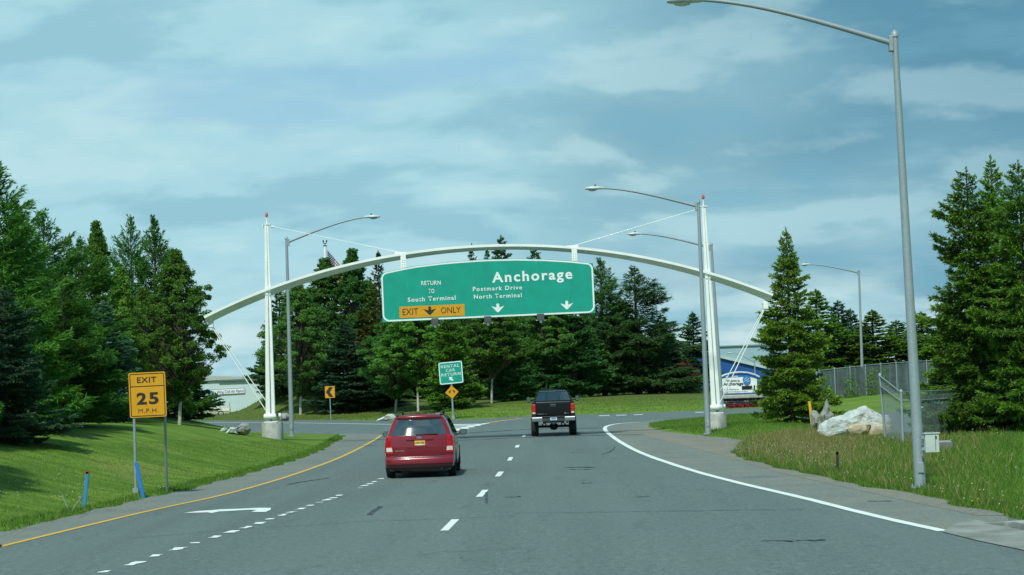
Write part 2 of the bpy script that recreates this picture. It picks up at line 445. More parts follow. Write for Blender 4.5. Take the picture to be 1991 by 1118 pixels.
def height(X, Y):
    X = np.asarray(X, float); Y = np.asarray(Y, float)
    dl, df, dr = sdist(POLY_LEFT, X, Y), sdist(POLY_FAR, X, Y), sdist(POLY_RIGHT, X, Y)
    fray = 0.16 * np.sin(X * 2.3 + 1.3 * np.sin(Y * 0.9)) * np.sin(Y * 0.71 + X * 0.4) + 0.07 * np.sin(X * 5.1 + Y * 2.2)
    def edge(d): return np.clip((d + fray) * 0.16, -0.06, 0.055)
    pl, pf, pr = np.maximum(dl, 0), np.maximum(df, 0), np.maximum(dr, 0)
    bk = np.clip((Y - 80) / 30, 0, 1) * np.clip((X + 20) / 6.5, 0, 1)
    hl = edge(dl) + 1.62 * (1 - 0.82 * bk) * (1 - np.exp(-(pl / 4.6) ** 1.8)) + 0.05 * wob(X, Y) * np.minimum(pl / 3, 1)
    hf = edge(df) + 0.95 * (1 - np.exp(-(pf / 10.0) ** 1.5)) + 0.08 * wob(X, Y) * np.minimum(pf / 4, 1)
    hf = hf + 2.7 * np.exp(-(((X + 18.3) / 5.4) ** 2 + ((Y - 180) / 9.0) ** 2)) * np.minimum(pf / 5, 1)
    dip = np.clip((-22 - X) / 3, 0, 1) * np.clip((Y - 186) / 8, 0, 1)
    hf = hf * (1 - dip) - 0.55 * dip
    drop = np.clip((Y - 200) / 160, 0, 1); drop = drop * drop * (3 - 2 * drop)
    hf = hf - 6.0 * drop * np.clip((X - 8) / 20, 0, 1) - 1.0 * drop
    hr = edge(dr) + 0.30 * (1 - np.exp(-(pr / 4.5) ** 1.6)) + 0.05 * wob(X, Y) * np.minimum(pr / 3, 1) + 0.5 * (1 - np.exp(-(np.maximum(X - 15, 0) / 6) ** 2)) * np.minimum(pr / 4, 1)
    return np.maximum(np.maximum(hl, hf), hr)
def H1(x, y): return float(height(np.array([x]), np.array([y]))[0])
def GT(px, py):
    """where the line of sight through a pixel meets the ground"""
    r = ray(px, py)
    Ys = np.arange(24, 320, 0.1); X = CAM.x + r.x / r.y * Ys; Z = CAM.z + r.z / r.y * Ys
    h = np.maximum(height(X, Ys), 0)
    i = int(np.argmax(Z <= h))
    if not (Z <= h).any(): i = len(Ys) - 1
    return Vector((X[i], Ys[i], h[i]))
def at(px, Y):
    """ground point under the photo's column px at depth Y"""
    x = P(px, 760, Y).x
    return Vector((x, Y, H1(x, Y)))

def build_ground():
    xs = np.concatenate([-np.geomspace(3500, 46, 16), np.arange(-45, -24, 1.0), np.arange(-24, 30, 0.4), np.arange(30, 62, 1.0), np.geomspace(62, 3500, 16)])
    ys = np.concatenate([-np.geomspace(1500, 30, 8), np.arange(-20, 28, 2.0), np.arange(28, 125, 0.4), np.arange(125, 200, 0.6), np.arange(200, 380, 4), np.geomspace(380, 7000, 18)])
    X, Y = np.meshgrid(xs, ys)
    Z = height(X, Y)
    nx, ny = len(xs), len(ys)
    vs = np.stack([X, Y, Z], -1).reshape(-1, 3)
    i = np.arange((ny - 1) * (nx - 1)); a = (i // (nx - 1)) * nx + i % (nx - 1)
    fs = np.stack([a, a + 1, a + nx + 1, a + nx], -1)
    me = bpy.data.meshes.new('ground')
    me.vertices.add(len(vs)); me.vertices.foreach_set('co', vs.ravel())
    me.loops.add(fs.size); me.loops.foreach_set('vertex_index', fs.ravel())
    me.polygons.add(len(fs)); me.polygons.foreach_set('loop_start', np.arange(0, fs.size, 4)); me.polygons.foreach_set('use_smooth', np.ones(len(fs), bool))
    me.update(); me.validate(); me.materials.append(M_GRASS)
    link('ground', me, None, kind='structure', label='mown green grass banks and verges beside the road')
build_ground()

# ------------------------------------------------------------------ road
def sheet(name, pts, z, m, parent=None, **t):
    mb = MB(); mb.add([(p[0], p[1], z) for p in pts], [tuple(range(len(pts)))])
    me = mb.mesh(name, m)
    bm = bmesh.new(); bm.from_mesh(me); bmesh.ops.triangulate(bm, faces=bm.faces[:])
    for f in bm.faces:
        if f.normal.z < 0: f.normal_flip()
    bm.to_mesh(me); bm.free()
    return link(name, me, parent, **t)
road = sheet('road', [(-110, -60), (90, -60), (90, 150), (60, 165), (-60, 200), (-110, 240)], 0.0, M_ASPH, kind='structure', label='grey asphalt airport road splitting left and right')

def offset_line(pts, w):
    pts = [Vector((p[0], p[1], 0)) for p in pts]; l, r = [], []
    for i, p in enumerate(pts):
        t = (pts[min(i + 1, len(pts) - 1)] - pts[max(i - 1, 0)]).normalized(); n = Vector((-t.y, t.x, 0))
        l.append(p + n * w / 2); r.append(p - n * w / 2)
    return l, r
def smooth_pts(pts, n=6):
    out = []
    P_ = [Vector((p[0], p[1], 0)) for p in pts]
    for i in range(len(P_) - 1):
        p0, p1, p2, p3 = P_[max(i - 1, 0)], P_[i], P_[i + 1], P_[min(i + 2, len(P_) - 1)]
        for k in range(n):
            t = k / n
            out.append(0.5 * ((2 * p1) + (-p0 + p2) * t + (2 * p0 - 5 * p1 + 4 * p2 - p3) * t * t + (-p0 + 3 * p1 - 3 * p2 + p3) * t ** 3))
    out.append(P_[-1]); return out
def stripe(name, pts, w, z, m, parent=road, rough=0.0, seed=1):
    rnd = random.Random(seed)
    l, r = offset_line(pts, w)
    mb = MB()
    if rough:
        l = [p + Vector((rnd.uniform(-rough, rough), rnd.uniform(-rough, rough), 0)) for p in l]
        r = [p + Vector((rnd.uniform(-rough, rough), rnd.uniform(-rough, rough), 0)) for p in r]
    mb.grid([[(a.x, a.y, z), (b.x, b.y, z)] for a, b in zip(r, l)], False)
    return mb.build(name, m, parent)
# paved shoulders of a paler, dustier asphalt
YEL = gw((-60, 1079), (0, 1063.5), (125, 1033), (250, 1003), (330, 985), (410, 968), (470, 953), (530, 936), (580, 920), (625, 904), (665, 888), (700, 871), (724, 858), (737, 849.5), (741, 846.5))
WHT = gw((1835, 1033), (1700, 1003), (1560, 968), (1420, 935), (1330, 910), (1250, 882), (1207, 860), (1184, 843.5), (1176, 834), (1182, 828), (1205, 823.5), (1245, 820.5))
yl = smooth_pts([(-9.6, -20), (-9.3, 12)] + YEL, 5)
stripe('yellow_edge_line', yl, 0.14, 0.008, M_YLINE, seed=2)
wl = smooth_pts([(7.55, 27.5)] + WHT[1:] if False else WHT, 6)
stripe('white_edge_line', wl, 0.20, 0.008, M_WLINE, rough=0.008)
left_sh = [(p[0], p[1]) for p in yl] + gw((735, 843), (672, 843), (640, 848), (600, 880), (500, 912), (300, 960), (100, 1008), (0, 1030)) + [(-13, 10), (-14, -20)]
sheet('left_shoulder', left_sh, 0.004, M_SHOULDER, kind='structure', label='pale dusty shoulder between yellow line and grass mound')
right_sh = [(p.x, p.y) for p in wl] + gw((1290, 815), (1330, 825), (1400, 845), (1480, 850), (1480, 880), (1560, 910), (1700, 938), (1830, 962), (1960, 1000), (1960, 1062), (1850, 1040))
sheet('right_shoulder', right_sh, 0.004, M_SHOULDER, kind='structure', label='pale dusty shoulder between white line and right grass')
gravel = gw((1215, 838), (1262, 828), (1292, 837), (1370, 846), (1420, 848), (1480, 852), (1480, 876), (1560, 908), (1700, 940), (1830, 963), (1960, 1003), (1900, 1003), (1760, 974), (1600, 938), (1500, 916), (1400, 884), (1300, 860))
sheet('gravel_strip', gravel, 0.008, M_GRAVEL, kind='structure', label='grey gravel strip along the right grass')

# lane dashes on the right of the van
lane = [G(x, y) for x, y in ((875, 1021), (938, 959.5), (971, 922), (992, 892.5), (1006, 868), (1019, 847.5))]
for i, p in enumerate(lane):
    q = lane[min(i + 1, len(lane) - 1)] - lane[max(i - 1, 0)]
    t = Vector((q.x, q.y, 0)).normalized() if i else Vector((lane[1].x - lane[0].x, lane[1].y - lane[0].y, 0)).normalized()
    a, b = p - t * 1.45, p + t * 1.45
    stripe('lane_dash', [a, p, b], 0.15, 0.0085, M_WLINE, rough=0.006, seed=20 + i)
for k in (1.35, 2.4):
    p = lane[0] - (lane[1] - lane[0]) * k
    stripe('lane_dash', [p - Vector((0, 1.45, 0)), p, p + Vector((0, 1.45, 0))], 0.15, 0.0085, M_WLINE, seed=int(40 + k))
# dotted line beside the exit lane: short uneven dabs
dots = [(205, 1112, .5), (262, 1096, 1.1), (301, 1081, .7), (346, 1067.5, 1), (380, 1056, .35), (419, 1044, .8), (452, 1034, .95), (480, 1025.5, .9), (504, 1017.5, .9), (526, 1009.5, .55), (550, 1001.5, .9),
        (568, 996, .6), (585, 989.5, .85), (603, 983, .6), (622, 977, .3), (637, 972, .95), (648, 968.5, .55), (661, 963.5, .7), (700, 949, .3), (709, 944.5, .8), (719, 941, .8), (728, 937, .8), (741, 931, .8)]
dp = [G(x, y) for x, y, s in dots]
for i, p in enumerate(dp):
    q = dp[min(i + 2, len(dp) - 1)] - dp[max(i - 2, 0)]; t = Vector((q.x, q.y, 0)).normalized()
    s = dots[i][2] * 0.31
    stripe('lane_dot', [p - t * s, p - t * s * .4, p + t * s * .4, p + t * s], 0.13 + 0.04 * dots[i][2], 0.0085, M_WLINE, rough=0.04, seed=60 + i)
# turn arrow
arrow = gw((357, 998), (386, 994), (412, 992.6), (430, 990.8), (470, 989.6), (500, 988), (527, 988), (526, 992), (516, 996), (488, 996), (500, 992.2), (485, 991.8), (440, 994.5), (426, 995), (412, 998.2), (404, 996.8))
sheet('turn_arrow', arrow, 0.0085, M_WLINE, road)
# far markings: white edge of the cross road, gore hatching, yellow line going right
stripe('white_edge_line', smooth_pts(gw((395, 821.5), (480, 821.8), (560, 822.3), (640, 823.2), (740, 825), (800, 826), (860, 827)), 3), 0.30, 0.009, M_WLINE, seed=3)
def gpoly(name, pts, m): return sheet(name, gw(*pts), 0.0095, m, road)
for i, (x0, x1, y0) in enumerate(((868, 944, 824.6), (866, 936, 827.2), (864, 925, 830.0), (864, 915, 833.0))):
    gpoly('gore_stripe', [(x0, y0 + .6), (x1, y0 - .3), (x1 - 3, y0 + .9), (x0, y0 + 1.9)], M_WLINE)
stripe('white_edge_line', smooth_pts(gw((886, 837.5), (905, 831.5), (925, 827), (948, 823)), 4), 0.42, 0.0085, M_WLINE, seed=5)
stripe('yellow_edge_line', smooth_pts(gw((948, 822.3), (975, 818.2), (1000, 815.3), (1020, 813.3), (1060, 811)), 4), 0.32, 0.0085, M_YLINE, seed=6)
for i, (a, b) in enumerate(((1165, 1185), (1198, 1218), (1232, 1250))):
    gpoly('lane_dash', [(a, 808.2 - (a - 1165) * .028), (b, 807.6 - (a - 1165) * .028), (b, 808.5 - (a - 1165) * .028), (a, 809.1 - (a - 1165) * .028)], M_WLINE)
gpoly('lane_dash', [(1352, 801.6), (1368, 801.2), (1368, 802.1), (1352, 802.5)], M_WLINE)
# sealed joints, cracks and skid marks
def crack(pts, w, seed):
    rnd = random.Random(seed)
    q = smooth_pts(gw(*pts), 8)
    q = [p + Vector((0, rnd.uniform(-.12, .12), 0)) for p in q]
    stripe('tar_seal', q, w * .8, 0.0115, M_TAR, rough=w * 0.3, seed=seed)
crack([(705, 867), (760, 865), (890, 857), (1000, 851.5), (1130, 847), (1250, 845.5)], 0.30, 1)
crack([(905, 842.5), (960, 839), (1030, 835), (1120, 833), (1175, 832)], 0.42, 2)
crack([(1000, 998), (1180, 996), (1380, 993), (1560, 991)], 0.05, 3)
crack([(250, 1047), (480, 1029), (700, 1015), (900, 1008), (1000, 1003)], 0.035, 4)
crack([(1480, 1053), (1560, 1052), (1600, 1050)], 0.10, 5)
crack([(1100, 909.5), (1125, 908.5), (1150, 909)], 0.22, 6); crack([(1104, 912.8), (1148, 912.2)], 0.2, 7); crack([(1112, 880), (1140, 879)], 0.12, 8)
crack([(980, 967), (1012, 966)], 0.10, 9); crack([(1230, 967), (1262, 966)], 0.09, 10); crack([(1130, 940), (1150, 939.5)], 0.16, 11); crack([(1170, 884), (1190, 876), (1196, 868)], 0.05, 12)
crack([(715, 1001), (725, 993), (740, 984)], 0.05, 13); crack([(721, 1001), (731, 993), (744, 985)], 0.05, 14); crack([(946, 979), (945.5, 968), (945, 958)], 0.07, 15)
crack([(560, 942), (600, 935), (640, 930)], 0.10, 16)
crack([(1420, 897), (1560, 893)], 0.05, 17); crack([(1690, 975), (1730, 975)], 0.14, 18)

# kerb end with its gutter at the lower right
kb = [G(1925, 1018), G(1991, 1027), G(2060, 1040)]
mb = MB()
rings = []
path = [Vector((p.x, p.y, 0)) for p in kb] + [Vector((kb[-1].x + .25, 20, 0)), Vector((kb[-1].x + .4, -30, 0))]
l, r = offset_line(path, 0.30)
for i, (a, b) in enumerate(zip(l, r)):
    h = 0.015 if i == 0 else 0.13
    rings.append([(a.x, a.y, -0.05), (b.x, b.y, -0.05), (b.x, b.y, h * .8), ((b.x * .8 + a.x * .2), (b.y * .8 + a.y * .2), h), (a.x, a.y, h)])
mb.loft(rings, True, True, False)
kerb = mb.build('kerb', mat('worn kerb concrete', (.27, .28, .26), .9, var=.35, scale=4, bump=.5), None, kind='structure', label='worn concrete kerb end in the lower right corner')
gut = gw((1832, 1035), (1862, 1018), (1900, 1013), (1935, 1020), (2000, 1035), (2060, 1047))
gut2 = [(9.2, 20), (9.3, -30), (8.7, -30), (8.6, 20)] + gw((2060, 1090), (1991, 1071), (1900, 1052))
sheet('gutter', gut + gut2, 0.0135, mat('dirty concrete', (.215, .228, .21), .9, var=.3, scale=1.5, bump=.3), kerb)
# ------------------------------------------------------------------ trees
def np_mesh(name, V, T, tint, m, vpt=3):
    me = bpy.data.meshes.new(name)
    me.vertices.add(len(V)); me.vertices.foreach_set('co', np.ascontiguousarray(V, dtype=np.float32).ravel())
    me.loops.add(T.size); me.loops.foreach_set('vertex_index', np.ascontiguousarray(T, dtype=np.int32).ravel())
    me.polygons.add(len(T)); me.polygons.foreach_set('loop_start', np.arange(0, T.size, vpt, dtype=np.int32))
    me.update()
    a = me.attributes.new('tint', 'FLOAT', 'POINT'); a.data.foreach_set('value', np.ascontiguousarray(tint, dtype=np.float32))
    if m: me.materials.append(m)
    return me
def unit(a): return a / (np.linalg.norm(a, axis=-1, keepdims=True) + 1e-9)

def conifer(name, seed, H=10.0, Rr=2.1, whorls=28, per=7, low=0.02, shape=0.95, up=0.45, droop=0.35, dens=70, spray=0.26, width=0.030, tuft=3, ragged=0.28, hang=0.25, bare=0.12, plate=0.30, thin=0.0):
    """crown of flat boughs carrying sprays of needles, and a trunk; foot at the origin, H tall"""
    g = np.random.default_rng(seed)
    nb = whorls * per
    lev = (np.repeat(np.arange(whorls), per) + .5) / whorls
    hh = low + (0.975 - low) * (lev ** 0.92 + g.uniform(-.38, .38, nb) / whorls)
    hh = np.clip(hh, low, 0.975)
    prof = (1 - hh) ** shape * (1 - 0.40 * np.exp(-((hh - low) / 0.05) ** 2))
    ph = g.uniform(0, 6.28, 3)
    az = g.uniform(0, 2 * np.pi, nb)
    lump = 1 + 0.13 * np.sin(hh * 19 + ph[0]) + 0.15 * np.sin(2 * az + hh * 11 + ph[1]) + .10 * np.sin(3 * az - hh * 23 + ph[2])
    Lb = np.maximum(Rr * prof * lump * g.uniform(1 - ragged, 1 + ragged * .45, nb), 0.12)
    el = up * 1.5 * hh ** 2.2 + g.uniform(-.13, .13, nb) + up * 0.2
    out = np.stack([np.cos(az), np.sin(az), np.zeros(nb)], -1)
    base = np.stack([np.zeros(nb), np.zeros(nb), hh * H], -1)
    dr = droop * (1 - hh) ** .7 * g.uniform(.6, 1.35, nb)
    def pt(i, t):
        r = Lb[i][:, None]; t = t[:, None]
        z = (np.sin(el[i])[:, None] * t - dr[i][:, None] * t ** 1.5 + 0.62 * dr[i][:, None] * t ** 3.4)
        return base[i] + out[i] * r * t * np.cos(el[i])[:, None] + np.array([0, 0, 1.0]) * r * z
    n_per = np.maximum((Lb * dens * (.45 + .4 * Lb) * (1 - thin * hh ** 1.5)).astype(int), 9)
    I = np.repeat(np.arange(nb), n_per); n = len(I)
    t = bare + (1 - bare) * g.uniform(0, 1, n) ** 0.70
    sidev = np.stack([-out[I][:, 1], out[I][:, 0], np.zeros(n)], -1)
    sg = np.where(g.uniform(0, 1, n) < .5, -1.0, 1.0)[:, None]
    p = pt(I, t); p2 = pt(I, np.minimum(t + 0.06, 1.06)); fwd = unit(p2 - p)
    lat = g.uniform(0, 1, n) ** .8 * plate * Lb[I] * np.clip(1.25 * (1 - t) + .12, 0, .75)
    p = p + sidev * sg * lat[:, None] + fwd * (lat * .55)[:, None] + np.array([0, 0, 1.0]) * (-(hang * .5) * lat + g.normal(0, .02, n))[:, None]
    d = unit(fwd * 1.0 + sidev * sg * g.uniform(.05, .95, n)[:, None] + np.array([0, 0, 1.0]) * g.normal(-hang * .45, .24, n)[:, None])
    small = np.clip(.38 + .5 * Lb[I], .35, 1.0)
    ls = spray * small * g.uniform(.6, 1.3, n)
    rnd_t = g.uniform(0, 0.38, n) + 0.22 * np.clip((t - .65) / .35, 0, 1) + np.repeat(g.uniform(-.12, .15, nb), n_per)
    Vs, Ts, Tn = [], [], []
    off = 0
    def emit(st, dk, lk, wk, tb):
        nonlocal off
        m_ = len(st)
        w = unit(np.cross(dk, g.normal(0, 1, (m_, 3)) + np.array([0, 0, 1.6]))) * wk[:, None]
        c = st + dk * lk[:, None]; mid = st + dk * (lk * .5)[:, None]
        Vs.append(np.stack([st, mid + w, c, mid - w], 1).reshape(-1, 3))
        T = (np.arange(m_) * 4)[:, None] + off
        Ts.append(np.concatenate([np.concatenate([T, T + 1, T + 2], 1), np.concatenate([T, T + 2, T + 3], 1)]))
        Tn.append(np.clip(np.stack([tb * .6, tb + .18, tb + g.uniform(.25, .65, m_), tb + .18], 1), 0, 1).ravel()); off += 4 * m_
    for k in range(tuft):
        if k == 0: emit(p, d, ls, width * g.uniform(.6, 1.3, n), rnd_t)
        else:
            st = p + d * (ls * g.uniform(.1, .65, n))[:, None]
            dk = unit(d + g.normal(0, .5, (n, 3)) + np.array([0, 0, -0.3 * hang])); emit(st, dk, ls * g.uniform(.4, .8, n), width * g.uniform(.6, 1.2, n), rnd_t)
    # leader
    nl = 60; zl = H * (.955 + .045 * g.uniform(0, 1, nl)); al = g.uniform(0, 6.28, nl)
    sl = np.stack([np.zeros(nl), np.zeros(nl), zl], -1); dl_ = unit(np.stack([np.cos(al), np.sin(al), g.uniform(.6, 2.4, nl)], -1))
    emit(sl, dl_, g.uniform(.08, .17, nl), np.full(nl, .016), g.uniform(.2, .5, nl))
    crown = np_mesh(name + ' crown', np.concatenate(Vs), np.concatenate(Ts), np.concatenate(Tn), None)
    mb = MB()
    mb.tube([(0, 0, -0.3), (0, 0, H * .3), (0, 0, H * .7), (0, 0, H * 1.0)], [0.018 * H, 0.0135 * H, 0.006 * H, 0.001 * H], 8)
    trunk = mb.mesh(name + ' trunk', None)
    mb = MB()
    for i in range(nb):
        if Lb[i] > .3:
            ii = np.array([i]); q = [Vector(pt(ii, np.array([tt]))[0]) for tt in (0, .35, .7, .97)]
            mb.tube(q, [0.010 + .008 * Lb[i], .009 + .004 * Lb[i], .008, .004], 3, False)
    return crown, trunk, H, Rr, mb.mesh(name + ' limbs', None)

def broadleaf(name, seed, H=10.0, Rr=2.6, clumps=230, leaves=170, low=0.22, leaf=0.085, cs=0.42, top=0.75, trunk_r=0.0095):
    g = np.random.default_rng(seed)
    cz, cr, cen = [], [], []
    lob = g.uniform(0, 6.28, 4)
    tries = 0
    while len(cen) < clumps and tries < 20000:
        tries += 1
        h = g.uniform(low, 1.0); a = g.uniform(0, 6.283)
        s = (h - low) / (1 - low)
        env = (math.sin(min(s / (1 - top * .75), 1) * math.pi / 2) if s < (1 - top * .75) else max(1 - ((s - (1 - top * .75)) / (top * .75)) ** 1.55, 0.0))
        env *= 1 + 0.26 * math.sin(3 * a + lob[0] + h * 9) + 0.20 * math.sin(5 * a + lob[1] - h * 17) + 0.20 * math.sin(23 * h + lob[2] + math.sin(a))
        r = Rr * env * math.sqrt(g.uniform(.10, 1.0))
        cen.append((r * math.cos(a), r * math.sin(a), h * H * .985))
    cen = np.array(cen); nc = len(cen)
    size = cs * g.uniform(.5, 1.25, nc)
    n = nc * leaves; I = np.repeat(np.arange(nc), leaves)
    o = g.normal(0, 1, (n, 3)); o = unit(o) * (g.uniform(0, 1, n) ** .45)[:, None]
    o[:, 2] *= .62
    p = cen[I] + o * size[I][:, None]
    outw = unit(cen[I] * np.array([1, 1, 0.0]) + 1e-6)
    nrm = unit(g.normal(0, .8, (n, 3)) + np.array([0, 0, .7]) + outw * .4)
    ax = unit(np.cross(nrm, g.normal(0, 1, (n, 3)))); ay = np.cross(nrm, ax)
    ls = leaf * g.uniform(.6, 1.3, n)[:, None]
    V = np.stack([p - ax * ls, p + ay * ls * .62, p + ax * ls, p - ay * ls * .62], 1).reshape(-1, 3)
    T = (np.arange(n) * 4)[:, None]; T = np.concatenate([np.concatenate([T, T + 1, T + 2], 1), np.concatenate([T, T + 2, T + 3], 1)])
    ct = g.uniform(0.0, .5, nc)
    tint = np.repeat(np.clip(ct[I] + g.uniform(0, .5, n), 0, 1), 4)
    crown = np_mesh(name + ' crown', V, T, tint, None)
    mb = MB()
    kx, ky = g.uniform(-.25, .25), g.uniform(-.25, .25)
    def tp(h): return Vector((kx * math.sin(h * 3.2), ky * math.sin(h * 2.6), h * H))
    mb.tube([tp(h) if h > 0 else Vector((0, 0, -.3)) for h in (0, .08, .2, .35, .5, .65, .8, .95)], [trunk_r * H * s for s in (1.25, 1.0, .9, .75, .6, .42, .24, .08)], 9)
    trunk = mb.mesh(name + ' trunk', None); mb = MB()
    for i in range(nc):
        c = Vector(cen[i]); h0 = max(low * .75, c.z / H - .10 - .05 * math.hypot(c.x, c.y)); b = tp(min(h0, .93)); m = b.lerp(c, .5) + Vector((0, 0, .15))
        mb.tube([b, m, c], [.022 + .006 * math.hypot(c.x, c.y), .016, .006], 4, False)
    return crown, trunk, H, Rr, mb.mesh(name + ' limbs', None)

KIND = {}
def proto(k, tup, leafm, barkm): KIND[k] = (*tup, leafm, barkm)
sA = conifer('spruce a', 11, 10, 2.15, 38, 10, 0.010, 0.74, 0.40, 0.40, 74, 0.24, 0.027, 3, 0.26, .25, .04, .34)
sB = conifer('spruce b', 12, 10, 2.5, 34, 10, 0.012, 0.64, 0.32, 0.46, 72, 0.25, 0.027, 3, 0.36, .28, .04, .34)
sC = conifer('spruce c', 13, 10, 2.1, 31, 9, 0.015, 0.76, 0.42, 0.36, 54, 0.29, 0.048, 3, 0.30, .25, .04, .34)
sD = conifer('spruce d', 14, 10, 1.9, 26, 8, 0.03, 0.80, 0.58, 0.30, 54, 0.28, 0.044, 3, 0.50, .25, .04, .34, .45)
lA = conifer('larch a', 21, 10, 2.7, 30, 9, 0.03, 0.68, 0.75, 0.40, 62, 0.34, 0.025, 3, 0.55, 0.5, .04, .40, .62)
lB = conifer('larch b', 22, 10, 2.9, 28, 9, 0.04, 0.72, 0.68, 0.48, 60, 0.36, 0.026, 3, 0.58, 0.55, .04, .42, .62)
bA = broadleaf('birch a', 31, 10, 2.6, 430, 110, 0.15, 0.074, 0.38, .88)
bB = broadleaf('birch b', 32, 10, 2.4, 400, 110, 0.29, 0.078, 0.38, 0.85, .0075)
bC = broadleaf('birch c', 33, 10, 2.1, 380, 110, 0.10, 0.074, 0.36, 0.95)
pl = broadleaf('plum', 41, 4, 1.0, 70, 90, 0.38, 0.07, 0.26, 0.7, 0.008)
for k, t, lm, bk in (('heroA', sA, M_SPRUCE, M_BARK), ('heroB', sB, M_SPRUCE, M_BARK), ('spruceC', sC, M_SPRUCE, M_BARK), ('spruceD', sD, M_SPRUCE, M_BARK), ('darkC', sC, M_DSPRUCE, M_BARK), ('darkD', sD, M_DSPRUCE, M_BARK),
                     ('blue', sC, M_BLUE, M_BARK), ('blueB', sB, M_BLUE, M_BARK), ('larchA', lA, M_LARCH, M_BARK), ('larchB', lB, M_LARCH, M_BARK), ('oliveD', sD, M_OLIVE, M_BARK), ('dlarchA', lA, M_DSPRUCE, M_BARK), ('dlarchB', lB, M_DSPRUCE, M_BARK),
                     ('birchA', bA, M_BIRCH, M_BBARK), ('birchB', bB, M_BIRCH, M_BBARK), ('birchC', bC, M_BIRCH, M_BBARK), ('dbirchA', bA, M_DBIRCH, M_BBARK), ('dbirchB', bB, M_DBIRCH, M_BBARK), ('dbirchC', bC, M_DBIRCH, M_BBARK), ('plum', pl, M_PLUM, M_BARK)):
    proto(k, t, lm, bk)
_used = set()
NAMES = {'hero': 'spruce_tree', 'spru': 'spruce_tree', 'dark': 'spruce_tree', 'blue': 'blue_spruce_tree', 'larc': 'larch_tree', 'oliv': 'spruce_tree', 'dlar': 'larch_tree', 'birc': 'birch_tree', 'dbir': 'birch_tree', 'plum': 'plum_tree'}
def tree(kind, px, Y, top, half, label, group=None, rz=None):
    crown, trunk, H, Rr, limbs, lm, bk = KIND[kind]
    p = at(px, Y); zt = P(px, top, Y).z
    rnd = random.Random(int(px * 13 + Y * 7))
    t = thing(NAMES[kind[:4]], label, 'tree', p, rnd.uniform(0, 6.28) if rz is None else rz, group)
    s = half / pxm(Y) / Rr * (1.0 if 'irch' in kind or kind == 'plum' else 1.30 if 'larch' in kind else 1.14)
    t.scale = (s, s, (zt - p.z) / H)
    for nm, me, m in (('trunk', trunk, bk), ('limbs', limbs, M_BARK), ('crown', crown, lm)):
        if not me.materials: me.materials.append(None)
        o = link(nm, me, t)
        o.material_slots[0].link = 'OBJECT'; o.material_slots[0].material = m
    return t
GL, GC, GR, GB = 'trees on the left mound', 'trees on the bank behind the overhead sign', 'trees on the right', 'trees in the back row'
for a in (
    # left mound
    ('larchA', -6, 66, 283, 125, 'tallest feathery dark larch cut by the left picture edge'),
    ('blueB', 8, 60, 560, 105, 'low blue-green spruce with sweeping boughs in front at the left edge'),
    ('larchB', 92, 80, 408, 105, 'big feathery larch right of the tallest one at the left edge'),
    ('larchA', 128, 72, 520, 95, 'low wide larch whose boughs hang over the shaded mound'),
    ('spruceD', 142, 92, 458, 60, 'small spruce tip between the big left larch and the slim leafy tree'),
    ('birchC', 195, 98, 430, 52, 'slim leafy tree with a ragged pointed top on the mound'),
    ('blue', 205, 84, 585, 78, 'blue-green spruce just left of the exit speed sign'),
    ('larchB', 262, 104, 418, 62, 'left one of two thin-topped larches above the exit speed sign'),
    ('larchA', 308, 106, 420, 74, 'right one of two thin-topped larches above the exit speed sign'),
    ('birchA', 347, 94, 486, 88, 'round leafy birch with pale trunk behind the exit speed sign'),
    ('birchB', 285, 99, 560, 70, 'darker leafy birch between blue spruce and round birch on the mound'),
    ('darkC', 362, 110, 650, 58, 'dark spruce whose lower boughs reach out over the white hangar'),
    ('birchC', 240, 96, 520, 55, 'thin leafy tree filling the gap above the blue-green spruce'),
    ('spruceC', 60, 70, 560, 90, 'dense low spruce between the left-edge spruce and the wide larch'),
    ('larchB', 165, 90, 462, 92, 'broad larch behind the blue-green spruce in the middle of the mound'),
    ('larchA', 42, 78, 392, 88, 'larch tucked behind the tallest one at the left edge'),
    ('larchA', -185, 46, 330, 115, 'nearest larch outside the left edge that shades the verge'),
    ('larchB', -150, 56, 330, 110, 'larch just outside the left edge that shades the mound'),
    ('larchA', -230, 47, 240, 120, 'nearer larch outside the left edge that shades the mound')):
    tree(*a, GL)
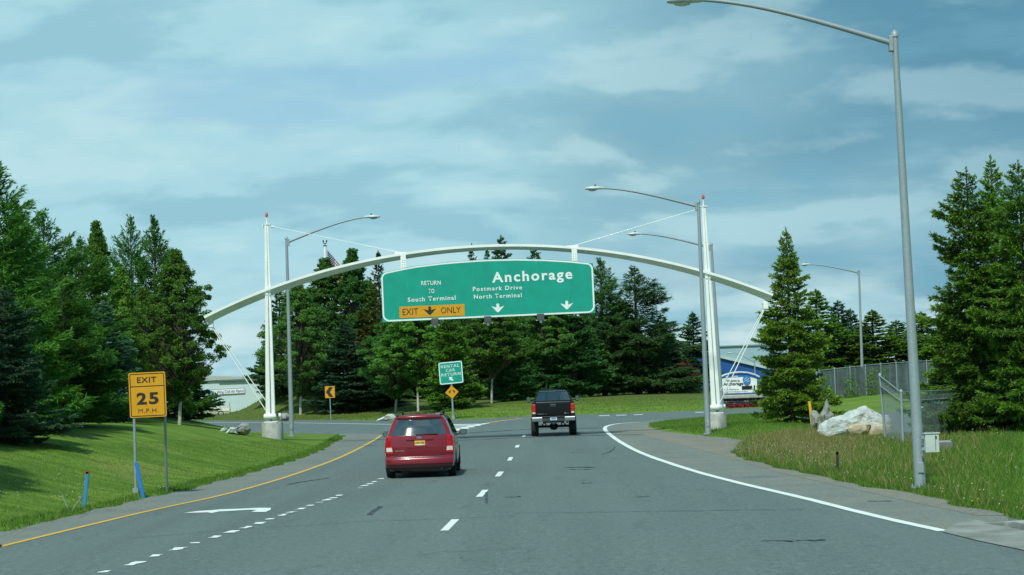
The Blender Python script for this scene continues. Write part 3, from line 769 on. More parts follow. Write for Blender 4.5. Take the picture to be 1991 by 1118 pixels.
for a in (
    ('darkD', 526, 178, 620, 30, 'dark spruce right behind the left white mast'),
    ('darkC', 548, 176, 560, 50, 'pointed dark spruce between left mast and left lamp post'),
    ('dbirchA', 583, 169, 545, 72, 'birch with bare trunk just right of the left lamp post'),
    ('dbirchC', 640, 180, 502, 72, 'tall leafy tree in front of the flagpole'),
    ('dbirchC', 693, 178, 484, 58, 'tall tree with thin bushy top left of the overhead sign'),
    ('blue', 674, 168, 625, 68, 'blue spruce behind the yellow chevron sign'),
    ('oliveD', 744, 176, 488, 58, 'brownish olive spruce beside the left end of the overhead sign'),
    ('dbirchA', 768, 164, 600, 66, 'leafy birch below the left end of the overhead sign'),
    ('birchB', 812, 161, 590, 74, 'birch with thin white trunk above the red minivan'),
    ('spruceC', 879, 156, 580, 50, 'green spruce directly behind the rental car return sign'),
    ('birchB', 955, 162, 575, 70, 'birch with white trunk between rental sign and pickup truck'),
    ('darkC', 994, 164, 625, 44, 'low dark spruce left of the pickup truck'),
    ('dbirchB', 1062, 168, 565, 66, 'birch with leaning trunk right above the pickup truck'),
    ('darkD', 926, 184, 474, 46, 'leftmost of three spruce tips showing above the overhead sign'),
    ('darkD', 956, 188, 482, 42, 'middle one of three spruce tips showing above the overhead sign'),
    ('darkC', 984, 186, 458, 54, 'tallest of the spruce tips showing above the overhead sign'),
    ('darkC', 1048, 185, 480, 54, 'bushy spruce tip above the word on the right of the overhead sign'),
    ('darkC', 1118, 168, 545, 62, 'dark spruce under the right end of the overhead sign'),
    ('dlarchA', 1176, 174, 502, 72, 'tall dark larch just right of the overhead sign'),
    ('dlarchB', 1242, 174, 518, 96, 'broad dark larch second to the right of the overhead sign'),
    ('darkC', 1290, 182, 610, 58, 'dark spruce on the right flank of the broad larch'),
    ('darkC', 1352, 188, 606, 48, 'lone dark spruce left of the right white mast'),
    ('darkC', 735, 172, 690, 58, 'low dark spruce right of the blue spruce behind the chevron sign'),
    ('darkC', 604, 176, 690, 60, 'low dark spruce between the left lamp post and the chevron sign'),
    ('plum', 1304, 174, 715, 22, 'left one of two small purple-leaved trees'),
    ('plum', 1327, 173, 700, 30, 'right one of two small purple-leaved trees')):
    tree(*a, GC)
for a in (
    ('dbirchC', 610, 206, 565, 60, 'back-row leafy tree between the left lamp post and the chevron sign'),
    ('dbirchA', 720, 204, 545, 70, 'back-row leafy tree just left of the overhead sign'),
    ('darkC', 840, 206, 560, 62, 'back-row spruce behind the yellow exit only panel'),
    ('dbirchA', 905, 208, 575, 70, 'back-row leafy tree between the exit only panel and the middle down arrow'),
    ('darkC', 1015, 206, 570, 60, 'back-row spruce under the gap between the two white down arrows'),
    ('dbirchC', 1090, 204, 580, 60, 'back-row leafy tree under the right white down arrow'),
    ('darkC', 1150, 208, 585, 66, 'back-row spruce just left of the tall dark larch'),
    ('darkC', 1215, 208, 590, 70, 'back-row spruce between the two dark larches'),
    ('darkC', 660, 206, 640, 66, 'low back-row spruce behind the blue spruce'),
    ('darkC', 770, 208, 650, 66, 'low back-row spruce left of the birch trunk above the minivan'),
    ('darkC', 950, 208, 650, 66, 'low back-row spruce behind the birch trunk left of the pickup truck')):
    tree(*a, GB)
for a in (
    ('heroA', 1541, 96, 443, 75, 'bright green cone-shaped spruce standing right of the right mast'),
    ('spruceC', 1594, 160, 562, 74, 'spruce half hidden behind the bright cone-shaped spruce'),
    ('blue', 1636, 164, 584, 62, 'bluish double-topped spruce behind the slatted fence, left tip'),
    ('blue', 1660, 168, 600, 58, 'bluish double-topped spruce behind the slatted fence, right tip'),
    ('spruceC', 1702, 160, 602, 76, 'bushy green spruce behind the fence right of the far lamp post'),
    ('spruceC', 1748, 166, 622, 68, 'spruce behind the fence left of the tall near lamp post'),
    ('spruceC', 1797, 164, 606, 72, 'spruce behind the fence just right of the tall near lamp post'),
    ('spruceC', 1842, 158, 630, 76, 'spruce behind the fence hidden by the big right spruces'),
    ('heroB', 1898, 70, 326, 116, 'big spruce, leftmost of the group at the right edge'),
    ('heroA', 1946, 73, 303, 92, 'tallest middle spruce of the group at the right edge'),
    ('heroB', 2000, 68, 312, 104, 'big spruce cut by the right picture edge'),
    ('heroB', 1866, 78, 575, 76, 'low spruce under the left flank of the big right spruces')):
    tree(*a, GR)
# ------------------------------------------------------------------ lettering
def text_mesh(s, bold=0.0, spacing=1.0):
    cu = bpy.data.curves.new('text', 'FONT'); cu.body = s; cu.size = 1.0; cu.offset = bold; cu.space_character = spacing; cu.resolution_u = 3
    o = bpy.data.objects.new('text', cu); COL.objects.link(o)
    dg = bpy.context.evaluated_depsgraph_get(); dg.update()
    me = bpy.data.meshes.new_from_object(o.evaluated_get(dg))
    bpy.data.objects.remove(o); bpy.data.curves.remove(cu)
    return me
def lettering(s, parent, m, p0, p1, base_off, hgt, bold=0.0, spacing=1.0, out=0.012, name='lettering', upv=Vector((0, 0, 1)), root=None):
    """text fitted between the points p0 and p1 (left and right end of its baseline), hgt tall, facing -Y"""
    me = text_mesh(s, bold, spacing)
    co = np.zeros(len(me.vertices) * 3, np.float32); me.vertices.foreach_get('co', co); co = co.reshape(-1, 3)
    x0, x1 = co[:, 0].min(), co[:, 0].max()
    caps = 0.729 if True else 1
    p0, p1 = Vector(p0), Vector(p1); ex = (p1 - p0); w = ex.length; ex.normalize()
    nrm = ex.cross(upv).normalized(); up = nrm.cross(ex).normalized() * 1.0
    if up.z < 0: up = -up
    if nrm.y > 0: nrm = -nrm
    off = Vector((root or parent).location)
    V = np.array([list(p0 - off + nrm * out) for _ in range(len(co))]) + np.outer((co[:, 0] - x0) / (x1 - x0) * w, np.array(ex)) + np.outer(co[:, 1] / caps * hgt, np.array(up))
    me.vertices.foreach_set('co', V.astype(np.float32).ravel()); me.update()
    me.materials.clear(); me.materials.append(m)
    return link(name, me, parent)
def rrect(w, h, r, n=5):
    pts = []
    for cx, cy, a0 in ((w - r, r, -90), (w - r, h - r, 0), (r, h - r, 90), (r, r, 180)):
        for k in range(n + 1):
            a = R(a0 + 90 * k / n); pts.append((cx + r * math.cos(a), cy + r * math.sin(a)))
    return pts
class Plane:
    """a sign face: origin at its lower left corner, x to the right, z up, facing the camera"""
    def __init__(s, o, ex, ez=None):
        s.o = Vector(o); s.ex = Vector(ex).normalized(); s.ez = Vector(ez).normalized() if ez is not None else None
        if s.ez is None:
            n = s.ex.cross(Vector((0, 0, 1))).normalized(); s.ez = n.cross(s.ex); s.ez = s.ez if s.ez.z > 0 else -s.ez
        s.n = s.ex.cross(s.ez).normalized(); s.n = s.n if s.n.y < 0 else -s.n
    def p(s, x, z, out=0.0): return s.o + s.ex * x + s.ez * z + s.n * out
    def slab(s, pts, o0, o1, off): return MB(off).prism([s.p(x, z, o1) for x, z in pts], s.n * (o0 - o1))
def ring_slab(pl, outer, inner, o0, o1, off):
    mb = MB(off); n = len(outer)
    A = [pl.p(x, z, o1) for x, z in outer]; B = [pl.p(x, z, o1) for x, z in inner]
    mb.add(A + B, [(i, (i + 1) % n, n + (i + 1) % n, n + i) for i in range(n)])
    A2 = [pl.p(x, z, o0) for x, z in outer]; B2 = [pl.p(x, z, o0) for x, z in inner]
    mb.add(A + A2, [(i, (i + 1) % n, n + (i + 1) % n, n + i) for i in range(n)])
    mb.add(B + B2, [(i, (i + 1) % n, n + (i + 1) % n, n + i) for i in range(n)])
    return mb

# ------------------------------------------------------------------ arched gantry over the road
YG = 92.0
def gp(px, py, Y=YG): return P(px, py, Y)
def _foot(px, py):
    x = P(px, py, YG).x; return Vector((x, YG, H1(x, YG + .4)))
baseL, baseR = _foot(527, 869), _foot(1396, 837)
gantry = thing('sign_gantry', 'white arched steel gantry with two tall masts spanning the road', 'gantry', (0, YG, 0))
GO = gantry.location
arch_px = [(398, 615), (450, 591), (520, 560), (600, 534.5), (700, 508.5), (780, 493), (880, 480.5), (980, 475.5), (1060, 476), (1115, 480), (1200, 491), (1300, 509.5), (1370, 526), (1430, 545), (1502, 572)]
aw = [gp(x, y, YG + 0.55) for x, y in arch_px]
co = np.polyfit([p.x for p in aw], [p.z for p in aw], 5)
xs = np.linspace(aw[0].x, aw[-1].x, 73)
mb = MB(GO); rings = []
for x in xs:
    z = np.polyval(co, x); e = abs((x - 0) / xs[-1]); sl = np.polyval(np.polyder(co), x)
    nrm = Vector((-sl, 0, 1)).normalized(); top = Vector((x, YG + .55, z))
    fl = 0.11; dp = 0
    pr = [(-.24, 0), (.24, 0), (.24, -fl), (.10, -fl - dp), (-.10, -fl - dp), (-.24, -fl)]
    dp = 0.12 + 0.13 * min(e, 1.0) ** 1.2; pr = [(-.36, 0), (.36, 0), (.36, -fl), (.05, -fl - dp), (-.05, -fl - dp), (-.36, -fl)]
    rings.append([top + Vector((0, 1, 0)) * a + nrm * b for a, b in pr])
mb.loft(rings, True, True, False)
beam = mb.build('arch_beam', M_WHITE, gantry)
def mast(base, tpx, tpy, sgn):
    top = gp(tpx, tpy, base.y)
    ax = (Vector((top.x, base.y, top.z)) - Vector((base.x, base.y, base.z)))
    pier_h = 0.70
    # concrete pier, D-shaped in plan
    mb = MB(GO); n = 14
    ring = [(0.45 * math.cos(a), 0.45 * math.sin(a)) for a in np.linspace(math.pi, 2 * math.pi, n)] + [(0.46, 0.5), (-0.46, 0.5)]
    bx = base.x
    mb.loft([[Vector((bx + x * s, base.y + .45 + y * s, z)) for x, y in ring] for z, s in ((-0.4, 1), (base.z + pier_h - .03, 1), (base.z + pier_h, .95))], True, True, True)
    pier = mb.build('pier', M_CONC, gantry, fix=True)
    z0 = base.z + pier_h; zt = top.z - 0.55
    m = MB(GO)
    m.rbox((bx, base.y + .40, z0 + .02), (.62, .62, .04), .01)
    for dx in (-.16, .16): m.rbox((bx + dx, base.y + .30, z0 + .11), (.12, .3, .15), .03)
    m.tube([(bx - .30, base.y + .10, z0 + .27), (bx - .27, base.y + .10, z0 + .27), (bx + .22, base.y + .10, z0 + .27), (bx + .26, base.y + .10, z0 + .27)], [.07, .125, .125, .07], 12)
    m.tube([(bx + .33 * 1, base.y + .52, z0 + .3), (bx + .42, base.y + .52, z0 + .3)], [.1, .1], 10)
    m.build('base_shoe', M_WHITE, gantry)
    def along(t, dx, dy): return Vector((bx + (top.x - bx) * t + dx * (1 - .62 * t), base.y + .40 + dy * (1 - .62 * t), z0 + .03 + (zt - z0 - .03) * t))
    # three slender tapered legs tied together
    for dx, dy, w in ((-.12, -.12, .22), (.115, -.08, .17), (0.02, .14, .22)):
        m = MB(GO); rings = []
        for t in np.linspace(0, 1, 9):
            c = along(t, dx, dy); hw = w / 2 * (1 - .55 * t)
            ch = hw * .28
            rings.append([c + Vector(v) for v in ((-hw, -hw + ch, 0), (-hw + ch, -hw, 0), (hw - ch, -hw, 0), (hw, -hw + ch, 0), (hw, hw, 0), (-hw, hw, 0))])
        m.loft(rings, True, True, False); m.build('mast_leg', M_WHITE, gantry)
    m = MB(GO)
    m.box(along(1, 0, 0) + Vector((0, 0, .02)), (.34, .22, .04))
    for d in (-.17, .17): m.rbox(along(1, 0, 0) + Vector((d, 0, -.06)), (.06, .10, .12), .015)
    m.build('mast_ties', M_WHITE, gantry)
    m = MB(GO); c = along(1, 0, 0); tt = Vector((top.x, c.y, top.z))
    m.tube([c, tt - Vector((0, 0, .16))], [.035, .028], 8); m.build('beacon_rod', M_WHITE, gantry)
    m = MB(GO); m.tube([tt - Vector((0, 0, .18)), tt - Vector((0, 0, .12)), tt - Vector((0, 0, .11)), tt - Vector((0, 0, .04)), tt], [.065, .08, .055, .06, .03], 10)
    m.build('beacon', mat('red beacon lens', (.42, .018, .03), .25, coat=.4), gantry)
    # bolts where the arch is fixed
    xa = bx + (top.x - bx) * .55; za = float(np.polyval(co, xa)) - .14
    tz = lambda z: (z - z0 - .03) / (zt - z0 - .03)
    m = MB(GO)
    for dz in (0, -.14):
        c = along(tz(za + dz), 0, 0); k = 1 - .62 * tz(za + dz)
        for dx in (-.17, -.09, .10, .17): m.tube([(c.x + dx * k, base.y + .40 - .33 * k, c.z), (c.x + dx * k, base.y + .40 - .20 * k, c.z)], .016, 6)
    m.box((along(tz(za), 0, 0).x, base.y + .44, za - .06), (.2, .2, .34)); m.build('clamp', M_WHITE, gantry)
    return along(1, 0, 0), Vector((bx, base.y + .35, z0 + .30)), along
topL, footL, _a = mast(baseL, 516, 412, -1)
topR, footR, _b = mast(baseR, 1368.5, 377, 1)
def rod(a, b, r, name='stay_rod'): MB(GO).tube([a, b], r, 6).build(name, M_WHITE, gantry)
def arch_at(px, dz=0):
    x = gp(px, 540, YG + .55).x; return Vector((x, YG + .55, np.polyval(co, x) + dz))
for top, px, sg in ((topL, 782, 1), (topR, 1114, -1)):
    e = arch_at(px, .03); a = top + Vector((sg * .2, 0, -.08)); e.y = YG + .5
    rod(a, e, .015)
    m = MB(GO); m.box(e + Vector((-sg * .02, 0, -.01)), (.55, .10, .07)); m.tube([a, a + (e - a).normalized() * .18], [.05, .025], 8); m.build('stay_lug', M_WHITE, gantry)
    m = MB(GO); c = arch_at(px + 4, -.2)
    m.box((c.x, YG + .2, c.z - .22), (.24, .06, .75))
    for i in range(5):
        for dx in (-.05, .05): m.tube([(c.x + dx, YG + .165, c.z - .12 - i * .10), (c.x + dx, YG + .145, c.z - .12 - i * .10)], .02, 6)
    m.box((c.x, YG + .36, c.z + .0), (.2, .25, .3)); m.build('sign_hanger', M_WHITE, gantry)
for foot, px, sg, ppy in ((footL, 411, 1, 634), (footR, 1488, -1, 598)):
    a = gp(px, ppy, YG + .55)
    m = MB(GO); m.rbox(a + Vector((-.02 * sg, 0, .1)), (.24, .16, .36), .04); m.build('tie_lug', M_WHITE, gantry)
    rod(a, foot + Vector((-sg * .10, -.1, .05)), .024, 'tie_rod'); rod(a + Vector((.03 * sg, .15, 0)), foot + Vector((-.02 * sg, .2, .35)), .022, 'tie_rod')

# ------------------------------------------------------------------ overhead sign
YS = YG - 0.05
o = P(744, 626.5, YS); e = P(1157.5, 608.5, YS)
pl = Plane(o, (e - o).normalized())
def loc(px, py):
    v = P(px, py, YS) - o; return (v.dot(pl.ex), v.dot(pl.ez))
osign = thing('overhead_sign', 'large green overhead road sign hanging from the white arch', 'sign', (o.x, YS, 0))
SO = osign.location
top_px = [(1155, 512), (1115, 507.5), (1060, 504), (1000, 503), (940, 504.5), (870, 509.5), (800, 518), (741.5, 531)]
W_ = (e - o).length
outline = [(0, 0), (W_, 0)] + [loc(*q) for q in top_px]
outline[2] = (W_, outline[2][1]); outline[-1] = (0, outline[-1][1])
pl.slab(outline, -.05, 0.0, SO).build('panel', M_SGREEN, osign)
def inset(poly_fn, d):
    # rounded inset outline of the arched panel
    x0, x1, z0 = d, W_ - d, d
    zt = lambda x: np.interp(x, [q[0] for q in reversed(outline[2:])], [q[1] for q in reversed(outline[2:])]) - d
    r = poly_fn; pts = []
    for k in range(7):
        a = R(180 + 90 * k / 6); pts.append((x0 + r + r * math.cos(a), z0 + r + r * math.sin(a)))
    for k in range(7):
        a = R(270 + 90 * k / 6); pts.append((x1 - r + r * math.cos(a), z0 + r + r * math.sin(a)))
    for k in range(7):
        a = R(90 * k / 6); pts.append((x1 - r + r * math.cos(a), zt(x1 - r) - r + r * math.sin(a)))
    for x in np.linspace(x1 - r, x0 + r, 15)[1:-1]: pts.append((x, zt(x)))
    for k in range(7):
        a = R(90 + 90 * k / 6); pts.append((x0 + r + r * math.cos(a), zt(x0 + r) - r + r * math.sin(a)))
    return pts
ring_slab(pl, inset(.30, .015), inset(.24, .085), -.01, .008, SO).build('border', M_SWHITE, osign)
ys = [loc(777, 618.5), loc(903.5, 613.5), loc(903, 591), loc(776.5, 596.5)]
exit_only = pl.slab(ys, -.02, .010, SO).build('exit_only_panel', M_SYEL, osign)
def olet(s, x0, y0, x1, y1, h, m=M_SWHITE, bold=0.02, sp=1.05, par=osign, out=.014):
    a, b = loc(x0, y0), loc(x1, y1)
    return lettering(s, par, m, pl.p(*a), pl.p(*b), 0, h, bold, sp, out, upv=pl.ez, root=osign)
S = 1 / pxm(YS)
olet('RETURN', 819, 554.5, 857, 553.5, 8.5 * S, bold=.010, sp=1.1)
olet('TO', 833.5, 570, 844.5, 569.5, 8.5 * S, bold=.010, sp=1.1)
olet('South Terminal', 793, 587, 886, 582.5, 8.6 * S, bold=.014, sp=1.2)
olet('Anchorage', 957, 549, 1113, 541.5, 20.0 * S, bold=.026, sp=1.22)
olet('Postmark Drive', 919.5, 566, 1015, 562.5, 8.3 * S, bold=.016, sp=1.25)
olet('North Terminal', 921.5, 581, 1014.5, 577.5, 8.3 * S, bold=.016, sp=1.25)
olet('EXIT', 783, 613, 813.5, 611.3, 13.0 * S, M_SBLACK, .0, 1.0, exit_only, .016)
olet('ONLY', 857.5, 609.5, 896, 608, 12.5 * S, M_SBLACK, .0, 1.0, exit_only, .016)
def down_arrow(px, py, m, par, s=1.0):
    x, z = loc(px, py); k = S * s
    pts = [(-2.6, 17), (2.6, 17), (2.8, 9.5), (12.8, 12.5), (1.6, .8), (0, 0), (-1.6, .8), (-12.8, 12.5), (-2.8, 9.5)]
    pl.slab([(x + a * k, z + b * k) for a, b in pts], .0, .015, SO).build('down_arrow', m, par)
# extruded panel joints with their rivets
for i in range(1, 9):
    x = W_ * i / 9; zt_ = float(np.interp(x, [q[0] for q in reversed(outline[2:])], [q[1] for q in reversed(outline[2:])]))
    m = pl.slab([(x - .004, .02), (x + .004, .02), (x + .004, zt_ - .02), (x - .004, zt_ - .02)], -.01, .0025, SO); m.build('panel_joint', mat('joint green', (.004, .215, .16), .5), osign)
    m = MB(SO)
    for zz in (.35, zt_ * .5, zt_ - .28): m.tube([pl.p(x + .03, zz, -.01), pl.p(x + .03, zz, .006)], .022, 6)
    m.build('rivets', mat('rivet green', (.05, .42, .33), .5), osign)
down_arrow(836, 612.5, M_SBLACK, exit_only, .98); down_arrow(968.5, 607.5, M_SWHITE, osign); down_arrow(1102.5, 602, M_SWHITE, osign)
for px, py in ((846, 626), (948.5, 622), (1051, 617)):
    x, z = loc(px, py); m = MB(SO)
    m.add([pl.p(x + a, z + b, c) for a, b, c in ((-.165, -.12, .06), (.165, -.12, .06), (.16, .165, .06), (-.16, .165, .06), (-.165, -.12, .42), (.165, -.12, .42), (.13, .02, .40), (-.13, .02, .40))],
          [(0, 1, 2, 3), (4, 5, 6, 7), (0, 1, 5, 4), (3, 2, 6, 7), (0, 3, 7, 4), (1, 2, 6, 5)])
    lamp = m.build('sign_light', M_DKMET, osign)
    m = MB(SO); m.box(pl.p(x, z - .20, .2), (.10, .12, .12)); m.box(pl.p(x, z - .14, .25), (.42, .05, .02)); m.tube([pl.p(x, z - .14, -.02), pl.p(x, z - .14, .3)], .02, 6)
    m.build('bracket', M_WHITE, lamp)

# ------------------------------------------------------------------ street lamps
def street_lamp(bpx, Y, tpx, side, label, arm=4.7, rise=.9, zbase=None):
    x0 = P(bpx[0], bpx[1], Y).x; p = Vector((x0, Y, H1(x0, Y) if zbase is None else zbase))
    tw = P(tpx[0], tpx[1], Y); zt = tw.z - p.z; lean = (tw.x - p.x) / zt
    t = thing('street_lamp', label, 'street lamp', p, 0, 'galvanised street lamps')
    k = arm / 4.7
    m = MB(); tl = Vector((lean * zt, 0, zt))
    rings = [0, .3, .6, .8, .97]
    m.tube([Vector((0, 0, -.3))] + [tl * f for f in rings] + [tl], [.122] + [.122 - .057 * f for f in rings] + [.065], 14)
    m.build('pole', M_GALV, t)
    m = MB(); m.tube([tl - Vector((0, 0, .02)), tl + Vector((0, 0, .06)), tl + Vector((0, 0, .10)), tl + Vector((0, 0, .14))], [.085, .085, .05, .01], 10); m.build('pole_cap', M_GALV, t)
    m = MB(); m.box((0, 0, .02), (.38, .38, .04))
    for a in (-.14, .14):
        for b in (-.14, .14): m.tube([(a, b, .03), (a, b, .09)], .018, 6)
    m.rbox((.0, -.13, .45), (.12, .03, .22), .01)
    m.build('base_plate', M_GALV, t)
    a0 = tl + Vector((side * .09, 0, -.14))
    m = MB(); m.rbox(tl + Vector((side * .09, 0, -.16)), (.09, .16, .34), .015)
    pts = []
    for f in np.linspace(0, 1, 16):
        pts.append(a0 + Vector((side * arm * .84 * f, 0, rise * (1.28 * f - .28 * f ** 3.5) if f < 1 else rise)))
    m.tube(pts, [.062 - .022 * f for f in np.linspace(0, 1, 16)], 8); m.build('arm', M_GALV, t)
    c = pts[-1]; d = Vector((side, 0, 0)); m = MB(); rr = []
    for f, w, hu, hd in ((-.06, .05, .04, .04), (.0, .08, .06, .05), (.2, .16, .10, .06), (.45, .18, .10, .07), (.65, .15, .07, .06), (.74, .08, .03, .04)):
        q = c + d * f * k
        rr.append([q + Vector((0, w * math.cos(a), (hu if math.sin(a) > 0 else hd) * math.sin(a))) for a in np.linspace(0, 2 * math.pi, 12, endpoint=False)])
    m.loft(rr, True, True, True); head = m.build('lamp_head', mat('lamp housing', (.52, .56, .58), .45, metal=.1), t)
    m = MB(); m.loft([[c + d * (.42 * k) + Vector((x * .19 * s, y * .13 * s, z)) for x, y in [(math.cos(a), math.sin(a)) for a in np.linspace(0, 2 * math.pi, 12, endpoint=False)]] for s, z in ((1, -.06), (.8, -.10), (.3, -.12))], True, True, True)
    m.build('lens', mat('lamp lens', (.55, .58, .55), .2, coat=.3), head)
    m = MB(); m.tube([c + d * .3 * k + Vector((0, 0, .09)), c + d * .3 * k + Vector((0, 0, .16))], .035, 8); m.build('photocell', M_PLASTIC, head)
    return t, p, tl
near_lamp, nl_p, nl_t = street_lamp((1790, 952), 43.6, (1739.5, 70), -1, 'tall near lamp post in the right grass with a grey meter box', 4.75, 1.06)
street_lamp((1377, 847), 87, (1357.5, 394), -1, 'lamp post right in front of the right white mast')
street_lamp((1405, 816), 115, (1383, 476), -1, 'lamp post just behind the right white mast', 4.6)
street_lamp((567.5, 857), 102, (557, 465), 1, 'lamp post right of the left white mast with arm to the right', 4.6, 1.1)
street_lamp((1679, 790), 152, (1670, 526), -1, 'far lamp post above the spruces behind the slatted fence', 4.2, .72)
street_lamp((1470, 770), 285, (1467, 701), -1, 'tiny far lamp post before the blue hangar', 3.6, 1.3, zbase=-5.2)
m = MB(near_lamp.location); bx = P(1811, 861, 43.3); m.rbox(bx, (.29, .20, .40), .012); m.box(bx + Vector((0, 0, .205)), (.33, .24, .018))
meter = m.build('meter_box', mat('box paint', (.46, .52, .50), .5, var=.08), near_lamp)
m = MB(near_lamp.location); m.box(bx + Vector((.065, -.103, .0)), (.008, .012, .33)); m.box(bx + Vector((.08, -.108, .12)), (.03, .02, .05)); m.build('door_seam', M_DKMET, meter)
m = MB(near_lamp.location); m.box(bx + Vector((-.17, .02, -.12)), (.08, .06, .06)); m.box(bx + Vector((-.17, .02, .12)), (.08, .06, .06)); m.build('box_bracket', M_GALV, near_lamp)

# ------------------------------------------------------------------ roadside signs
def post(m, a, b, w=.055): m.tube([a, b], w / 2 * 1.15, 8)
p1, p2 = GT(264, 959), GT(324.5, 957)
es = thing('exit_speed_sign', 'yellow exit 25 mph sign on two grey posts', 'sign', p1)
Y1 = p1.y; EO = es.location
o = P(253.5, 813, Y1); e = P(325, 809.5, Y1); pl_e = Plane(o - Vector((0, .05, 0)), e - o)
We = (e - o).length; He = (P(249.5, 725.5, Y1) - o).length
for q, (tx, ty) in ((p1, (260, 815)), (p2, (320, 812))):
    t = P(tx, ty - 40, Y1); m = MB(EO); post(m, q - Vector((0, 0, .3)), Vector((t.x, Y1, t.z)), .06); m.build('post', M_GALV, es)
m = MB(EO); m.box(p1 + Vector((0, 0, .06)), (.14, .14, .12)); m.build('post_sleeve', M_GALV, es)
pl_e.slab(rrect(We, He, .05), -.02, 0, EO).build('panel', M_SYEL, es)
ring_slab(pl_e, [(x + .03, z + .03) for x, z in rrect(We - .06, He - .06, .035)], [(x + .05, z + .05) for x, z in rrect(We - .10, He - .10, .02)], -.005, .004, EO).build('border', M_SBLACK, es)
m = pl_e.slab([(.03, He * .682), (We - .03, He * .682), (We - .03, He * .70), (.03, He * .70)], -.004, .0045, EO); m.build('divider', M_SBLACK, es)
def elet(s, x0, x1, z, h, bold, sp=1.0): lettering(s, es, M_SBLACK, pl_e.p(x0 * We, z * He), pl_e.p(x1 * We, z * He), 0, h * He, bold, sp, .006, upv=pl_e.ez)
elet('EXIT', .23, .76, .775, .125, .02, 1.1); elet('2', .20, .475, .30, .255, .035); elet('5', .535, .80, .30, .255, .035); elet('M.P.H.', .24, .78, .105, .095, .0, 1.15)
# chevron
pc = GT(643.5, 816); cs = thing('chevron_sign', 'yellow sign with black left chevron on a thin post', 'sign', pc); O_ = cs.location; Yc = pc.y
m = MB(O_); t = P(641, 760, Yc); post(m, pc - Vector((0, 0, .3)), Vector((t.x, Yc, t.z)), .07); m.build('post', M_GALV, cs)
o = P(632.5, 774, Yc); pl_c = Plane(o - Vector((0, .06, 0)), P(651.5, 773.2, Yc) - o); Wc = (P(651.5, 773.2, Yc) - o).length; Hc = Wc * 1.19
pl_c.slab(rrect(Wc, Hc, .04), -.02, 0, O_).build('panel', M_SYEL, cs)
pl_c.slab([(x * Wc, z * Hc) for x, z in ((.08, .5), (.44, .93), (.84, .93), (.50, .5), (.84, .07), (.46, .07))], -.005, .005, O_).build('chevron', M_SBLACK, cs)
# rental car return above a diamond
pr_ = GT(881.5, 815.5); rs = thing('rental_return_sign', 'green rental car return sign above yellow diamond on one post', 'sign', pr_); O_ = rs.location; Yr = pr_.y
m = MB(O_); t = P(876.5, 715, Yr); post(m, pr_ - Vector((0, 0, .3)), Vector((t.x, Yr, t.z)), .11); m.build('post', M_GALV, rs)
m = MB(O_); m.box(pr_ + Vector((0, 0, .12)), (.2, .2, .24)); m.build('post_sleeve', M_GALV, rs)
o = P(855.5, 748.5, Yr); e = P(901.5, 744, Yr); ez = P(852, 705.5, Yr) - o; pl_r = Plane(o - Vector((0, .08, 0)), e - o, ez); Wr = (e - o).length; Hr = ez.length
pl_r.slab([(0, 0), (Wr, 0), (Wr, Hr), (0, Hr)], -.03, 0, O_).build('panel', M_SGREEN, rs)
ring_slab(pl_r, [(x + .01, z + .01) for x, z in rrect(Wr - .02, Hr - .02, .15)], [(x + .07, z + .07) for x, z in rrect(Wr - .14, Hr - .14, .10)], -.005, .006, O_).build('border', M_SWHITE, rs)
for s, x0, x1, z in (('RENTAL', .10, .87, .74), ('CAR', .30, .68, .555), ('RETURN', .10, .91, .37)):
    lettering(s, rs, M_SWHITE, pl_r.p(x0 * Wr, z * Hr), pl_r.p(x1 * Wr, z * Hr), 0, .135 * Hr, .004, 1.2, .008, upv=pl_r.ez)
c0 = Vector((.49 * Wr, .21 * Hr)); k = .14 * Wr
pts = [(-.6, .75), (.55, .55), (.22, .28), (.62, -.25), (.25, -.62), (-.12, -.12), (-.42, -.42)]
pl_r.slab([(c0.x + a * k, c0.y + b * k) for a, b in pts], -.004, .008, O_).build('arrow', M_SWHITE, rs)
dc = P(878.7, 762.5, Yr); dR = (P(891.7, 762.5, Yr) - dc).length; pl_d = Plane(dc - Vector((0, .07, 0)), pl_r.ex, pl_r.ez)
dia = pl_d.slab([(-dR, 0), (0, -dR), (dR, 0), (0, dR)], -.02, 0, O_).build('diamond_panel', M_SYEL, rs)
for sg in (-1, 1):
    pts = [(.10, .30), (.20, .38), (.36, .16), (.46, .24), (.48, -.10), (.16, -.02), (.26, .06)]
    pl_d.slab([(sg * a * dR, b * dR) for a, b in pts], -.004, .006, O_).build('split_arrow', M_SBLACK, dia)
